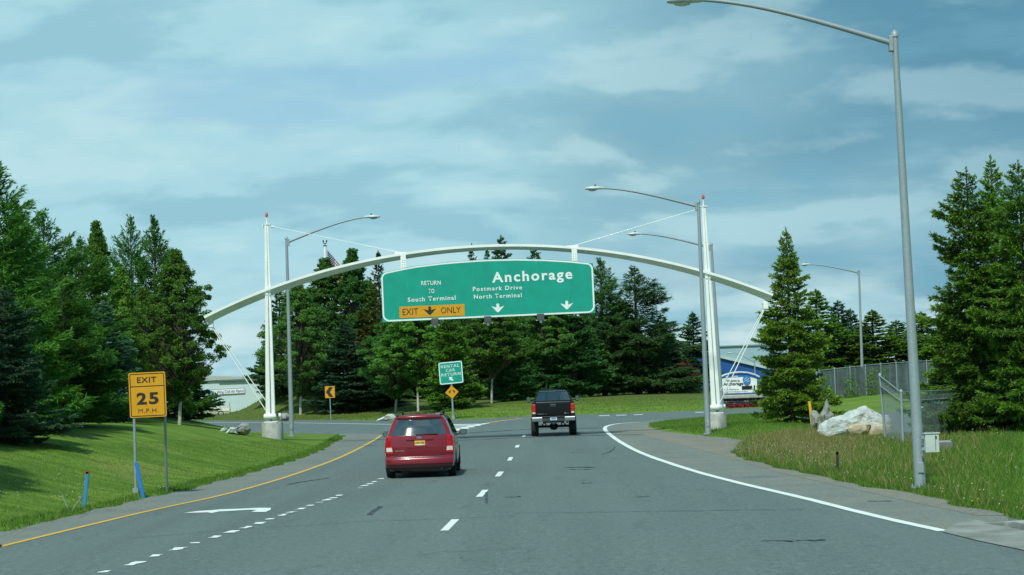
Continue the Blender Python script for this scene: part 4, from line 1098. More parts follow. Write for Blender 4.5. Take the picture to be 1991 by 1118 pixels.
# ------------------------------------------------------------------ vehicles
def itp(tab):
    xs, ys = zip(*tab); return lambda v: float(np.interp(v, xs, ys))
class Shell:
    """car skin: half width W(z), plan taper plan(y), tail curve tail(z), roof line roof(y); rear at y=0, nose at +y"""
    def __init__(s, W, plan, tail, roof, zb, zs, ys, bow=.10):
        s.W, s.plan, s.tail, s.roof, s.zb, s.zs, s.ys, s.bow = W, plan, tail, roof, zb, zs, ys, bow
        s.zt = zs[-1]
    def side(s, y, z, out=0.0): return s.W(z) * s.plan(y) + out
    def back(s, x, z, out=0.0):
        w = max(s.W(z) * s.plan(0), .05); u = min(abs(x) / w, 1)
        return s.tail(z) + s.bow * u ** 3.0 - out
    def body(s, mb):
        rings = []
        for j, y in enumerate(s.ys):
            top = s.roof(y); L_, R_ = [], []
            for z in s.zs:
                zz = z if top >= s.zt - 1e-6 else s.zb + (z - s.zb) * (top - s.zb) / (s.zt - s.zb)
                x = s.W(z if top >= s.zt - .3 else min(z, zz + .25)) * s.plan(y) if z < s.zt else 0.0
                x = s.W(z) * s.plan(y)
                yy = y + (s.tail(z) + s.bow) * max(0, 1 - y / 1.2)
                L_.append((-x, yy, zz)); R_.append((x, yy, zz))
            rings.append(L_ + R_[::-1])
        mb.loft(rings, True, False, True)
        mb.add(rings[-1], [tuple(range(len(rings[-1])))])
        rows = []
        for z in s.zs:
            w = s.W(z) * s.plan(0)
            rows.append([(u * w, s.back(u * w, z), z) for u in np.linspace(-1, 1, 13)])
        mb.grid(rows, True)
    def rear_patch(s, xl, xr, z0, z1, out=.006, nx=8, nz=5, thick=.02):
        mb = MB(); rows = []
        for z in np.linspace(z0, z1, nz):
            a, b = (xl(z) if callable(xl) else xl), (xr(z) if callable(xr) else xr)
            rows.append([(x, s.back(x, z, out), z) for x in np.linspace(a, b, nx)])
        mb.grid(rows, True)
        edge = rows[0] + [r[-1] for r in rows[1:]] + rows[-1][-2::-1] + [r[0] for r in rows[-2:0:-1]]
        n = len(edge); mb.add(edge + [(x, y + thick, z) for x, y, z in edge], [(i, (i + 1) % n, n + (i + 1) % n, n + i) for i in range(n)])
        return mb
    def side_patch(s, sg, y0, y1, z0, z1, out=.006, ny=8, nz=5, thick=.02):
        mb = MB(); rows = []
        for z in np.linspace(z0, z1, nz):
            a, b = (y0(z) if callable(y0) else y0), (y1(z) if callable(y1) else y1)
            rows.append([(sg * s.side(y, z, out), y, z) for y in np.linspace(a, b, ny)])
        mb.grid(rows, True)
        edge = rows[0] + [r[-1] for r in rows[1:]] + rows[-1][-2::-1] + [r[0] for r in rows[-2:0:-1]]
        n = len(edge); mb.add(edge + [(x - sg * thick, y, z) for x, y, z in edge], [(i, (i + 1) % n, n + (i + 1) % n, n + i) for i in range(n)])
        return mb
M_TAIL = mat('tail lamp red', (.34, .006, .010), .2, var=.35, scale=14, coat=.5, emit=(.8, .01, .008), es=.10)
M_CLEAR = mat('clear lamp', (.62, .62, .60), .15, coat=.5)
def wheel(parent, x, y, r, w, name='wheel'):
    s = 1 if x > 0 else -1
    m = MB(); rr = []
    prof = [(-w / 2, r * .70), (-w / 2, r * .93), (-w * .36, r), (w * .36, r), (w / 2, r * .93), (w / 2, r * .70)]
    for px_, pr in prof: rr.append([(x + px_, y + pr * math.cos(a), r + pr * math.sin(a)) for a in np.linspace(0, 2 * math.pi, 28, endpoint=False)])
    m.loft(rr, True, False, True)
    o = m.build(name, M_TYRE, parent)
    m = MB(); fx = x + s * (w / 2 - .045)
    m.tube([(x - s * w * .45, y, r), (x + s * w * .25, y, r)], r * .6, 12)
    m.loft([[(fx, y + q * math.cos(a), r + q * math.sin(a)) for a in np.linspace(0, 2 * math.pi, 20, endpoint=False)] for q in (r * .71, r * .60)], True, True, False)
    for k in range(5):
        a = 2 * math.pi * k / 5; m.box((fx + s * .006, y + r * .33 * math.cos(a), r + r * .33 * math.sin(a)), (.02, .09, r * .55), (a - math.pi / 2, 0, 0))
    m.tube([(fx, y, r), (fx + s * .02, y, r)], r * .14, 10); m.build('rim', mat('alloy', (.45, .47, .48), .35, metal=.7), o)
    return o
def mirror(parent, x, y, z, w, h, m_, arm_to, name='mirror'):
    m = MB(); m.rbox((x, y, z), (w, .12, h), min(w, h) * .3); m.tube([arm_to, (x, y, z - h * .2)], .028, 6)
    o = m.build(name, m_, parent)
    m = MB(); m.rbox((x, y - .062, z), (w * .82, .01, h * .8), .004); m.build('mirror_glass', mat('mirror glass', (.30, .36, .36), .05, metal=.9), o)

def minivan():
    pos = G(820, 926.5)
    t = thing('minivan', 'dark red minivan with roof rails driving away in the left lane', 'minivan', (pos.x, pos.y - .95, 0), R(-.3))
    W = itp([(.22, .86), (.30, .955), (.45, .985), (.70, .995), (.92, .985), (1.14, .955), (1.20, .925), (1.45, .835), (1.62, .755), (1.70, .685), (1.745, .56), (1.765, .30), (1.77, .05)])
    plan = itp([(0, .955), (.25, .985), (.7, 1), (3.9, 1), (4.6, .94), (4.95, .82), (5.12, .60)])
    tail = itp([(.22, .10), (.30, .03), (.42, .0), (.55, .01), (.60, .07), (.70, .05), (.90, .045), (1.10, .07), (1.18, .09), (1.45, .23), (1.64, .34), (1.70, .30), (1.77, .36)])
    roof = itp([(0, 1.77), (2.9, 1.77), (3.3, 1.68), (4.15, 1.08), (4.8, .95), (5.0, .82), (5.12, .62)])
    zs = [.22, .26, .30, .37, .45, .55, .60, .65, .72, .82, .92, 1.02, 1.10, 1.16, 1.20, 1.28, 1.36, 1.45, 1.54, 1.62, 1.67, 1.70, 1.73, 1.75, 1.765, 1.77]
    sh = Shell(W, plan, tail, roof, .22, zs, [0, .15, .3, .5, .75, 1.0, 1.4, 2.0, 2.6, 2.9, 3.1, 3.3, 3.6, 3.9, 4.15, 4.5, 4.8, 5.0, 5.12], .12)
    red = mat('dark red car paint', (.200, .006, .018), .26, metal=.15, var=.05, coat=.8)
    mb = MB(); sh.body(mb); mb.build('body', red, t)
    mb = MB(); mb.box((0, 2.5, .24), (1.7, 4.7, .06)); mb.box((-.45, 1.1, .22), (.35, .9, .1)); mb.box((0, .95, .32), (1.5, .1, .1)); mb.tube([(.62, .06, .25), (.62, .6, .25)], .03, 8); mb.build('underbody', M_UNDER, t)
    # rear window, tailgate, bumper and lamps
    hw = lambda z: np.interp(z, [1.19, 1.63], [.775, .60])
    win = sh.rear_patch(lambda z: -hw(z), lambda z: hw(z), 1.195, 1.625, .006, 12, 8).build('rear_window', M_GLASS, t)
    m = MB(); m.box((.22, sh.back(.22, 1.205) - .02, 1.225), (.62, .025, .03), (0, R(-1.5), 0)); m.build('wiper', M_PLASTIC, win)
    gate_hw = lambda z: np.interp(z, [.59, .66, .8, 1.185], [.66, .725, .75, .785])
    gate = sh.rear_patch(lambda z: -gate_hw(z), lambda z: gate_hw(z), .60, 1.185, .010, 14, 10).build('tailgate', red, t)
    sh.rear_patch(-.36, .40, 1.065, 1.10, .028, 8, 2).build('handle_trim', red, gate)
    sh.rear_patch(-.34, .38, 1.035, 1.065, .0125, 8, 2).build('handle_shadow', M_UNDER, gate)  # black strip painting the shadow below the handle lip
    sh.rear_patch(-.37, .30, .845, .875, .022, 8, 3).build('tailgate_crease', red, gate)
    plate = sh.rear_patch(-.125, .165, .915, 1.045, .020, 3, 2, .01).build('licence_plate', mat('yellow plate', (.72, .40, .03), .4), gate)
    Yp = sh.back(.02, .97) - .026
    m = MB()
    for i in range(6): m.box((-.09 + i * .04 + (.02 if i > 2 else 0), Yp, .985), (.022, .004, .055))
    m.build('plate_marks', mat('plate blue', (.05, .07, .16), .5), plate)
    m = MB(); m.box((.02, Yp, .928), (.16, .004, .018)); m.build('plate_frame_text', M_SWHITE, plate)
    # oval badge and name badge
    m = MB(); Ye = sh.back(0, 1.125) - .014
    m.prism([(.075 * math.cos(a), Ye, 1.125 + .038 * math.sin(a)) for a in np.linspace(0, 2 * math.pi, 20, endpoint=False)], (0, -.01, 0)); bd = m.build('oval_badge', M_CHROME, gate)
    lt = lettering('KIA', bd, mat('badge dark', (.03, .05, .10), .3), (-.048, Ye - .012, 1.109), (.048, Ye - .012, 1.109), 0, .032, .03, 1, .002, root=bd)
    lettering('SEDONA', gate, M_CHROME, (-.665, sh.back(-.6, .79) - .016, .755), (-.43, sh.back(-.5, .79) - .016, .755), 0, .034, .03, 1.1, .002, name='name_badge', root=gate)
    for sg in (-1, 1):
        a = (lambda z: sg * np.interp(z, [.70, .85, 1.19], [.735, .765, .79])); b = (lambda z: sg * (W(z) * .955 - .004))
        lp = sh.rear_patch(lambda z: min(a(z), b(z)), lambda z: max(a(z), b(z)), .695, 1.185, .012, 5, 8, .03).build('tail_lamp', M_TAIL, t)
        c = lambda z: sg * (abs(a(z)) + .008); d = lambda z: sg * (abs(b(z)) - .014)
        sh.rear_patch(lambda z: min(c(z), d(z)), lambda z: max(c(z), d(z)), .755, .865, .017, 4, 3, .01).build('reverse_lamp', M_CLEAR, lp)
        for zz in (.93, .99, 1.05, 1.11): sh.rear_patch(lambda z: min(c(z), d(z)), lambda z: max(c(z), d(z)), zz, zz + .018, .0155, 4, 2, .006).build('lens_rib', mat('lamp shade', (.12, .003, .005), .3), lp)
        # wrap-around part of the lamp
        sh.side_patch(sg, .14, lambda z: np.interp(z, [.7, 1.18], [.30, .24]), .72, 1.17, .006, 4, 5).build('side_lamp', M_TAIL, lp)
    sh.rear_patch(-.70, .70, .583, .60, .020, 10, 2).build('bumper_strip', M_CHROME, t)
    sh.rear_patch(lambda z: -W(z) * .955, lambda z: W(z) * .955, .40, .575, .022, 14, 6, .05).build('rear_bumper', red, t)
    sh.rear_patch(lambda z: -W(z) * .95, lambda z: W(z) * .95, .235, .385, .012, 14, 4, .05).build('bumper_skirt', mat('lower bumper', (.045, .014, .018), .5), t)
    sh.rear_patch(-.60, .60, 1.665, 1.725, .035, 10, 3, .03).build('spoiler', red, t)
    sh.rear_patch(-.09, .09, 1.67, 1.69, .042, 3, 2, .01).build('brake_light', M_TAIL, t)
    for sg in (-1, 1):
        for nm, y0, y1, zz0 in (('rear_quarter_window', .62, 1.55, 1.20), ('sliding_door_window', 1.62, 2.55, 1.18), ('front_door_window', 2.62, 3.55, 1.16)):
            e = .55 if nm.startswith('front') else 0.0; e0 = .18 if nm.startswith('rear') else 0
            sh.side_patch(sg, lambda z, y0=y0, e0=e0: y0 + e0 * (z - 1.2) / .4, lambda z, y1=y1, e=e: y1 - e * (z - 1.2) / .4, zz0, 1.60, .006).build(nm, M_GLASS, t)
        m = MB(); pts = [(sg * .62, .62, 1.74), (sg * .62, .70, 1.81), (sg * .62, 1.0, 1.825), (sg * .61, 2.6, 1.825), (sg * .60, 2.85, 1.80), (sg * .60, 2.95, 1.74)]
        m.tube(pts, [.03, .034, .024, .024, .03, .028], 8); m.build('roof_rail', M_PLASTIC, t)
        mirror(t, sg * 1.13, 3.45, 1.17, .22, .17, M_PLASTIC, (sg * .93, 3.5, 1.10))
        for y in (.98, 4.0):
            m = MB(); m.loft([[(sg * (.985 + .012 * k), y + q * math.cos(a), .35 + q * math.sin(a)) for a in np.linspace(-.4, math.pi + .4, 16)] for q, k in ((.36, 1), (.43, 1), (.44, 0))], False, False, False)
            m.build('wheel_arch', M_UNDER, t)
            wheel(t, sg * .872, y, .345, .235)
        sh.side_patch(sg, .45, 4.5, .30, .40, .012).build('side_sill', mat('lower bumper', (.045, .014, .018), .5), t)
        m = sh.side_patch(sg, 1.60, 1.612, .45, 1.15, .003); m.build('door_seam', M_UNDER, t)
        m = sh.side_patch(sg, 2.59, 2.602, .45, 1.15, .003); m.build('door_seam', M_UNDER, t)
    return t
minivan()

def pickup():
    pos = G(1076.5, 846.8)
    t = thing('pickup_truck', 'lifted black pickup truck driving away in the right lane', 'pickup truck', (pos.x, pos.y - 1.25, 0), R(-1.0))
    blk = mat('black car paint', (.004, .005, .006), .28, var=.05, coat=.35)
    # bed
    m = MB()
    for sg in (-1, 1):
        rings = []
        for y in (0.02, .3, 1.1, 2.0):
            prof = [(.80, 1.05), (.80, 1.56), (.88, 1.575), (.945, 1.56), (.985, 1.42), (.995, 1.25), (.985, 1.02), (.96, .90), (.80, .90)]
            rings.append([(sg * x, y, z) for x, z in prof])
        m.loft(rings, True, True, True)
    m.box((0, 1.0, 1.02), (1.62, 1.98, .06)); m.box((0, 1.97, 1.3), (1.62, .05, .52)); m.build('bed', blk, t)
    gate = MB(); rows = []
    for z, y in ((.965, .02), (1.0, .0), (1.30, -.004), (1.36, -.012), (1.50, -.028), (1.555, -.03), (1.585, -.01), (1.585, .06)): rows.append([(x, y - .004 * (1 - (x / .77) ** 2), z) for x in np.linspace(-.775, .775, 9)])
    gate.grid(rows, True); gate.box((0, .05, 1.27), (1.55, .06, .60)); gate = gate.build('tailgate', blk, t)
    m = MB(); m.rbox((0, -.025, 1.41), (.26, .03, .12), .012); h = m.build('gate_handle', M_DKMET, gate)
    m = MB(); m.rbox((0, -.042, 1.43), (.20, .02, .05), .008); m.build('handle_grip', M_PLASTIC, h)
    lettering('SIERRA', gate, M_CHROME, (-.74, -.008, 1.018), (-.42, -.008, 1.018), 0, .032, .03, 1.1, .004, name='name_badge', root=gate)
    lettering('SLT', gate, M_CHROME, (-.39, -.008, 1.018), (-.31, -.008, 1.018), 0, .022, .03, 1.1, .004, name='trim_badge', root=gate)
    m = MB(); m.rbox((.54, -.01, 1.035), (.06, .012, .05), .005); m.build('badge', M_CHROME, gate)
    lettering('4X4', gate, M_CHROME, (.60, -.008, 1.018), (.70, -.008, 1.018), 0, .03, .02, 1.1, .004, name='drive_badge', root=gate)
    for sg in (-1, 1):
        m = MB(); m.rbox((sg * .885, .03, 1.25), (.18, .12, .46), .03); l = m.build('tail_lamp', M_TAIL, t)
        m = MB(); m.rbox((sg * .885, -.03, 1.075), (.13, .02, .07), .008); m.build('reverse_lamp', M_CLEAR, l)
        m = MB(); m.rbox((sg * .885, -.03, 1.25), (.13, .016, .03), .006); m.build('lamp_divider', mat('lamp shade', (.12, .003, .005), .3), l)
    # bumper
    m = MB()
    for sg in (-1, 1): m.rbox((sg * .745, -.13, .79), (.50, .18, .20), .03)
    m.build('bumper_end', mat('dull chrome', (.34, .37, .39), .30, metal=.9), t)
    m = MB(); m.rbox((0, -.10, .775), (.99, .15, .19), .02); m.rbox((0, -.10, .90), (1.90, .24, .04), .012); bp = m.build('bumper_step', M_PLASTIC, t)
    m = MB(); m.rbox((0, -.185, .815), (.31, .012, .16), .005); pt = m.build('licence_plate', mat('white plate', (.62, .68, .70), .4), bp)
    m = MB(); m.box((0, -.193, .81), (.22, .004, .055)); m.box((.02, -.193, .785), (.14, .004, .03)); m.build('plate_marks', mat('plate sky', (.10, .28, .55), .5), pt)
    m = MB(); m.box((0, -.05, .60), (.14, .4, .10)); m.tube([(0, -.22, .60), (0, -.30, .60)], .05, 8); m.box((0, -.02, .66), (.9, .10, .08)); m.build('tow_hitch', M_DKMET, t)
    # frame, axle and differential
    m = MB()
    for sg in (-1, 1): m.box((sg * .45, 2.6, .66), (.08, 5.2, .16)); m.box((sg * .52, 1.25, .50), (.08, 1.3, .06)); m.tube([(sg * .36, 1.1, .5), (sg * .42, .9, .85)], .03, 6)
    m.tube([(-.85, 1.25, .43), (.85, 1.25, .43)], .06, 10); m.build('chassis', M_UNDER, t)
    m = MB(); m.loft([[(.0 + r * math.cos(a) * 1.15, y, .43 + r * math.sin(a)) for a in np.linspace(0, 2 * math.pi, 14, endpoint=False)] for y, r in ((1.02, .08), (1.08, .17), (1.30, .18), (1.45, .08))], True, True, True); m.build('differential', M_UNDER, t)
    m = MB(); m.tube([(.62, .05, .62), (.62, 1.0, .62)], .045, 8); m.build('exhaust', M_DKMET, t)
    # cab
    W = itp([(.72, .93), (.85, .985), (1.1, 1.0), (1.40, .985), (1.57, .945), (1.62, .90), (1.85, .80), (2.0, .72), (2.06, .64), (2.095, .45), (2.10, .06)])
    sh = Shell(W, itp([(0, .985), (.3, 1), (2.4, 1), (3.4, .98), (3.75, .86)]), itp([(.72, .0), (1.6, .0), (2.03, .11), (2.10, .16)]), itp([(0, 2.10), (1.75, 2.10), (2.1, 2.02), (2.65, 1.58), (3.5, 1.46), (3.75, 1.25)]), .72,
               [.72, .8, .9, 1.1, 1.3, 1.45, 1.57, 1.62, 1.75, 1.88, 1.97, 2.03, 2.06, 2.085, 2.095, 2.10], [0, .3, .7, 1.2, 1.75, 2.1, 2.4, 2.65, 3.1, 3.5, 3.75], .03)
    off = 2.06
    def put(mb, nm, m_, par):
        mb.v = [(x, y + off, z) for x, y, z in mb.v]; return mb.build(nm, m_, par)
    mb = MB(); sh.body(mb); cab = put(mb, 'cab', blk, t)
    hw = lambda z: np.interp(z, [1.62, 2.0], [.83, .665])
    rw = put(sh.rear_patch(lambda z: -hw(z), lambda z: hw(z), 1.61, 2.01, .006, 10, 6), 'rear_window', M_GLASS, t)
    for sg in (-1, 1): put(sh.rear_patch(sg * .30 - .008, sg * .30 + .008, 1.62, 2.0, .010, 2, 5, .005), 'window_bar', M_PLASTIC, rw)
    put(sh.rear_patch(-.62, .62, 2.035, 2.06, .02, 8, 2), 'roof_trim', M_CHROME, t)
    put(sh.rear_patch(-.14, .14, 2.03, 2.065, .03, 4, 2), 'brake_light', M_CLEAR, t)
    m = MB()
    for x in (-.24, -.12, 0, .12, .24): m.rbox((x, off + 1.65, 2.115), (.07, .12, .03), .01)
    m.build('roof_marker_lights', mat('amber lens', (.35, .12, .02), .3), t)
    for sg in (-1, 1):
        put(sh.side_patch(sg, .12, lambda z: .95, 1.63, 1.98, .006), 'rear_door_window', M_GLASS, t)
        put(sh.side_patch(sg, 1.02, lambda z: 2.35 - .9 * (z - 1.63), 1.63, 1.98, .006), 'front_door_window', M_GLASS, t)
        mirror(t, sg * 1.16, off + 2.15, 1.66, .19, .27, M_PLASTIC, (sg * .93, off + 2.2, 1.60))
        for y in (1.25, 4.9):
            m = MB(); m.loft([[(sg * (.985 + .025 * k), y + q * math.cos(a), .50 + q * math.sin(a)) for a in np.linspace(.0, math.pi, 16)] for q, k in ((.44, 1), (.52, 1), (.54, 0))], False, False, False); m.build('wheel_arch', M_PLASTIC, t)
            wheel(t, sg * .885, y, .435, .32)
    return t
pickup()

def sedan(px, Y, label, paint, rz, zoff=0.0):
    p = at(px, Y); t = thing('parked_car', label, 'car', p + Vector((0, 0, zoff)), rz)
    W = itp([(.20, .80), (.32, .86), (.60, .88), (.85, .86), (.90, .82), (1.15, .70), (1.30, .62), (1.36, .52), (1.40, .05)])
    roof = itp([(0, .88), (.95, .92), (1.55, 1.40), (2.9, 1.40), (3.45, .95), (4.5, .80), (4.7, .60)])
    sh = Shell(W, itp([(0, .93), (.4, 1), (4.0, 1), (4.7, .88)]), itp([(.2, .06), (.4, 0), (.88, .02), (1.4, .02)]), roof, .20, [.20, .28, .36, .5, .65, .78, .85, .90, 1.0, 1.15, 1.30, 1.36, 1.40],
               [0, .2, .5, .95, 1.2, 1.55, 2.2, 2.9, 3.15, 3.45, 4.0, 4.5, 4.7], .06)
    mb = MB(); sh.body(mb); mb.build('body', paint, t)
    for sg in (-1, 1):
        for nm, y0, y1, a, b in (('rear_side_window', 1.30, 2.15, .30, 0), ('front_side_window', 2.22, 3.20, 0, .36)):
            sh.side_patch(sg, lambda z, y0=y0, a=a: y0 + a * (z - .93) / .35, lambda z, y1=y1, b=b: y1 - b * (z - .93) / .35, .94, 1.29, .008).build(nm, M_GLASS, t)
        for y in (.95, 3.75): wheel(t, sg * .80, y, .31, .2)
        m = MB(); m.box((sg * .875, 2.3, .55), (.02, 4.2, .04)); m.build('side_trim', M_CHROME, t)
        m = MB(); m.rbox((sg * .6, 4.66, .62), (.3, .1, .13), .02); m.build('headlight', M_CLEAR, t)
        m = MB(); m.rbox((sg * .6, .02, .68), (.36, .08, .14), .02); m.build('tail_lamp', M_TAIL, t)
    m = MB(); m.add([(-.62, 3.42, .985), (.62, 3.42, .985), (.52, 2.96, 1.37), (-.52, 2.96, 1.37)], [(0, 1, 2, 3)]); m.build('windscreen', M_GLASS, t)
    m = MB(); m.add([(-.62, .98, .965), (.62, .98, .965), (.50, 1.50, 1.38), (-.50, 1.50, 1.38)], [(0, 1, 2, 3)]); m.build('rear_window', M_GLASS, t)
    m = MB(); m.rbox((0, 4.72, .42), (1.6, .12, .12), .03); m.rbox((0, -.02, .42), (1.6, .12, .12), .03); m.build('bumper', M_CHROME, t)
    return t
# ------------------------------------------------------------------ buildings
# white hangar on the left
YH = 236.0
def wallbox(mb, x0, x1, y0, y1, z0, z1): mb.box(((x0 + x1) / 2, (y0 + y1) / 2, (z0 + z1) / 2), (x1 - x0, y1 - y0, z1 - z0))
def corrugated(name, base, period, rough=.5, axis='X'):
    k = NT(name)
    tc = k.n('ShaderNodeTexCoord'); w = k.n('ShaderNodeTexWave'); w.bands_direction = axis; w.inputs['Scale'].default_value = 1 / period * .314
    k.L(tc.outputs['Object'], w.inputs['Vector'])
    c = k.mix(k.ramp(k.noise(.4, 5, .6, src=tc.outputs['Object']), .35, .7, 0, .3), base, tuple(x * .82 for x in base))
    k.L(c, k.b.inputs['Base Color']); k.b.inputs['Roughness'].default_value = rough; k.bump(w.outputs['Fac'], .5, .03)
    return k.m
M_HWALL = corrugated('hangar wall', (.50, .60, .63), .3)
M_HROOF = corrugated('hangar roof', (.40, .42, .41), .5)
h0 = P(330, 800, YH); xL = P(300, 760, YH).x; xR = P(600, 760, YH).x
hang = thing('white_hangar', 'pale metal hangar with a long blue lettered sign behind the hill', 'building', ((xL + xR) / 2, YH, -1.2)); HO = hang.location
zw = P(480, 738.5, YH).z
m = MB(HO); wallbox(m, xL, xR, YH, YH + 30, -1.4, zw); m.build('wall', M_HWALL, hang)
m = MB(HO); wallbox(m, P(425, 738, YH).x, xR + .3, YH - .35, YH, zw - .06, zw + .10); m.build('fascia', mat('dark fascia', (.10, .13, .15), .5), hang)
zr = P(430, 731, YH).z
m = MB(HO); m.prism([(xL - .5, YH - .3, zw + .1), (P(400, 730, YH).x, YH - .3, zr + .1), (P(478, 733, YH).x, YH - .3, zw + .28), (P(478, 733, YH).x, YH - .3, zw + .12), (xL - .5, YH - .3, zw - .05)][::-1], (0, 31, 0)); m.build('roof', M_HROOF, hang)
m = MB(HO); wallbox(m, P(402, 790, YH).x, P(417, 790, YH).x, YH - .05, YH + .1, -1.2, P(410, 784.5, YH).z); m.build('doorway', M_UNDER, hang)
a, b = P(399, 769, YH), P(476.5, 764.5, YH); plh = Plane(a - Vector((0, .12, 0)), b - a); Wh = (b - a).length; hh = 10.8 / pxm(YH)
sb = plh.slab([(0, 0), (Wh, 0), (Wh, hh), (0, hh)], -.06, 0, HO).build('name_board', mat('board white', (.70, .74, .76), .5), hang)
ring_slab(plh, [(0, 0), (Wh, 0), (Wh, hh), (0, hh)], [(.035, .035), (Wh - .035, .035), (Wh - .035, hh - .035), (.035, hh - .035)], -.02, .015, HO).build('board_frame', mat('board red', (.30, .05, .07), .5), sb)
lettering('Alaska Wing Civil Air Patrol', sb, mat('board blue', (.03, .09, .30), .5), plh.p(.32, .21 * hh), plh.p(Wh - .15, .21 * hh), 0, hh * .52, .01, 1.0, .02, upv=plh.ez, root=hang)
m = MB(HO); c = P(402, 767, YH) - Vector((0, .25, 0)); m.prism([(c.x + .42 * math.cos(q), c.y, c.z + .42 * math.sin(q)) for q in np.linspace(0, 6.283, 20, endpoint=False)], (0, .08, 0)); em = m.build('round_emblem', mat('emblem blue', (.03, .14, .42), .5), sb)
m = MB(HO); m.prism([(c.x + .25 * math.cos(q), c.y - .01, c.z - .03 + .25 * math.sin(q)) for q in (math.pi / 2, math.pi / 2 + 2.094, math.pi / 2 + 4.189)], (0, -.02, 0)); m.build('emblem_triangle', M_SWHITE, em)

# blue hangar and pale hangar far behind on the right
YB = 300.0
M_BLUEW = corrugated('blue wall', (.008, .075, .30), .4); M_PALEW = corrugated('pale blue metal', (.30, .43, .52), .5)
x0, x1 = P(1140, 720, YB).x, P(1560, 720, YB).x
bl = thing('blue_hangar', 'long deep blue hangar with pale sloping roof edge behind the welcome sign', 'building', ((x0 + x1) / 2, YB, -8)); BO = bl.location
def roofline(px, py, Y): return P(px, py, Y)
A, B, C_ = P(1140, 640, YB), P(1396, 692, YB), P(1560, 733, YB + 12)
zl = P(1330, 680, YB).z
m = MB(BO); pts = [Vector((x0, YB, -8.5)), Vector((x0, YB, zl + .8)), Vector((P(1330, 680, YB).x, YB, zl)), Vector((B.x, YB, P(1396, 695, YB).z)), Vector((P(1476, 714, YB).x, YB, P(1476, 714, YB).z)), Vector((x1, YB, P(1560, 733, YB).z)), Vector((x1, YB, -8.5))]
m.prism(pts, (0, 26, 0)); m.build('wall', M_BLUEW, bl)
m = MB(BO); tr = pts[1:-1]; th = Vector((0, 0, .42))
m.prism([p + Vector((0, -.4, 0)) for p in tr] + [p + th + Vector((0, -.4, 0)) for p in reversed(tr)], (0, 27, 0)); m.build('roof', mat('roof edge', (.42, .50, .55), .5), bl)
Yp = 345.0
pa = thing('pale_hangar', 'tall pale blue-grey hangar rising behind the blue hangar', 'building', (P(1420, 700, Yp).x, Yp, -8)); PO = pa.location
xa, xb, zt = P(1376, 690, Yp).x, P(1640, 690, Yp).x, P(1430, 673, Yp).z
m = MB(PO); wallbox(m, xa, xb, Yp, Yp + 40, -8.5, zt); m.build('wall', M_PALEW, pa)
m = MB(PO); wallbox(m, xa - .3, xb + .3, Yp - .3, Yp + 40.3, zt, zt + .18); m.build('roof', mat('roof cap', (.24, .30, .34), .6), pa)
m = MB(PO); wallbox(m, P(1468, 725, Yp).x, xb, Yp - .9, Yp - .31, P(1480, 715, Yp).z, P(1480, 711.5, Yp).z); m.build('canopy', mat('roof cap', (.24, .30, .34), .6), pa)

# welcome sign
pw = GT(1437, 790.5); Yw = pw.y
ws = thing('welcome_sign', 'white airport welcome sign with blue globe on dark stone base', 'sign', pw); WO = ws.location
def wp(px, py, dy=0.0): q = P(px, py, Yw); return Vector((q.x, Yw + dy, q.z))
m = MB(WO); rnd = random.Random(5)
a, b = wp(1396, 789), wp(1492, 789); zt = wp(1440, 774.5).z
m.box(((a.x + b.x) / 2, Yw + .5, (pw.z - .3 + zt) / 2), (b.x - a.x, .9, zt - pw.z + .3)); base = m.build('stone_base', mat('dark stone', (.035, .04, .042), .8, var=.5, scale=7, bump=.8, bscale=14), ws)
nx, nz = 20, 4
for i in range(nx):
    for j in range(nz):
        x = a.x + (i + .5 + (.5 if j % 2 else 0) * .6) * (b.x - a.x) / (nx + .6); z = pw.z + (j + .5) * (zt - pw.z) / nz
        mm = MB(WO); mm.rbox((x, Yw + .04 - rnd.uniform(0, .04), z), ((b.x - a.x) / nx * rnd.uniform(.75, .95), .10, (zt - pw.z) / nz * rnd.uniform(.75, .93)), .03)
        mm.build('stone', mat('stone grey' if rnd.random() < .3 else 'dark stone', (.14, .15, .15), .8, var=.4, scale=7), base)
m = MB(WO); c0, c1 = wp(1396, 770), wp(1492, 770); z0, z1 = wp(1440, 774.5).z, wp(1440, 767.5).z
m.rbox(((c0.x + c1.x) / 2, Yw + .42, (z0 + z1) / 2), (c1.x - c0.x, 1.2, z1 - z0), .05); m.build('ledge', M_CONC, ws)
def wpanel(name, pp, dy, th, m_, par): mm = MB(WO); mm.prism([wp(x, y, dy) for x, y in pp], (0, th, 0)); return mm.build(name, m_, par)
panel = wpanel('panel', [(1396, 765.5), (1473, 762.8), (1472.5, 737), (1462, 734), (1450, 732.8), (1430, 733.8), (1410, 735.5), (1396, 738)], .25, .3, mat('welcome panel white', (.74, .78, .78), .45), ws)
wpanel('blue_band', [(1396, 767.4), (1474, 764.8), (1474, 763.0), (1396, 765.7)], .22, .3, mat('welcome blue', (.02, .10, .34), .4), ws)
arc = [(1396, 735.5), (1410, 729), (1425, 725), (1440, 723.6), (1455, 724.6), (1468, 728), (1478, 733)]
wpanel('blue_backing', [(1396, 742)] + [(x, y + 1.5) for x, y in arc] + [(1478, 742)], .5, .2, mat('welcome blue', (.02, .10, .34), .4), ws)
m = MB(WO); m.tube([wp(x, y, .45) for x, y in arc], .08, 6); m.build('arch_trim', mat('welcome trim', (.45, .52, .55), .4), ws)
m = MB(WO); g0 = wp(1452.5, 738.5, .18); gr = 8.6 / pxm(Yw)
m.prism([(g0.x + gr * .88 * math.cos(q), g0.y, g0.z + gr * 1.12 * math.sin(q)) for q in np.linspace(0, 6.283, 26, endpoint=False)], (0, .1, 0)); gl = m.build('globe_emblem', mat('globe blue', (.03, .16, .45), .4), ws)
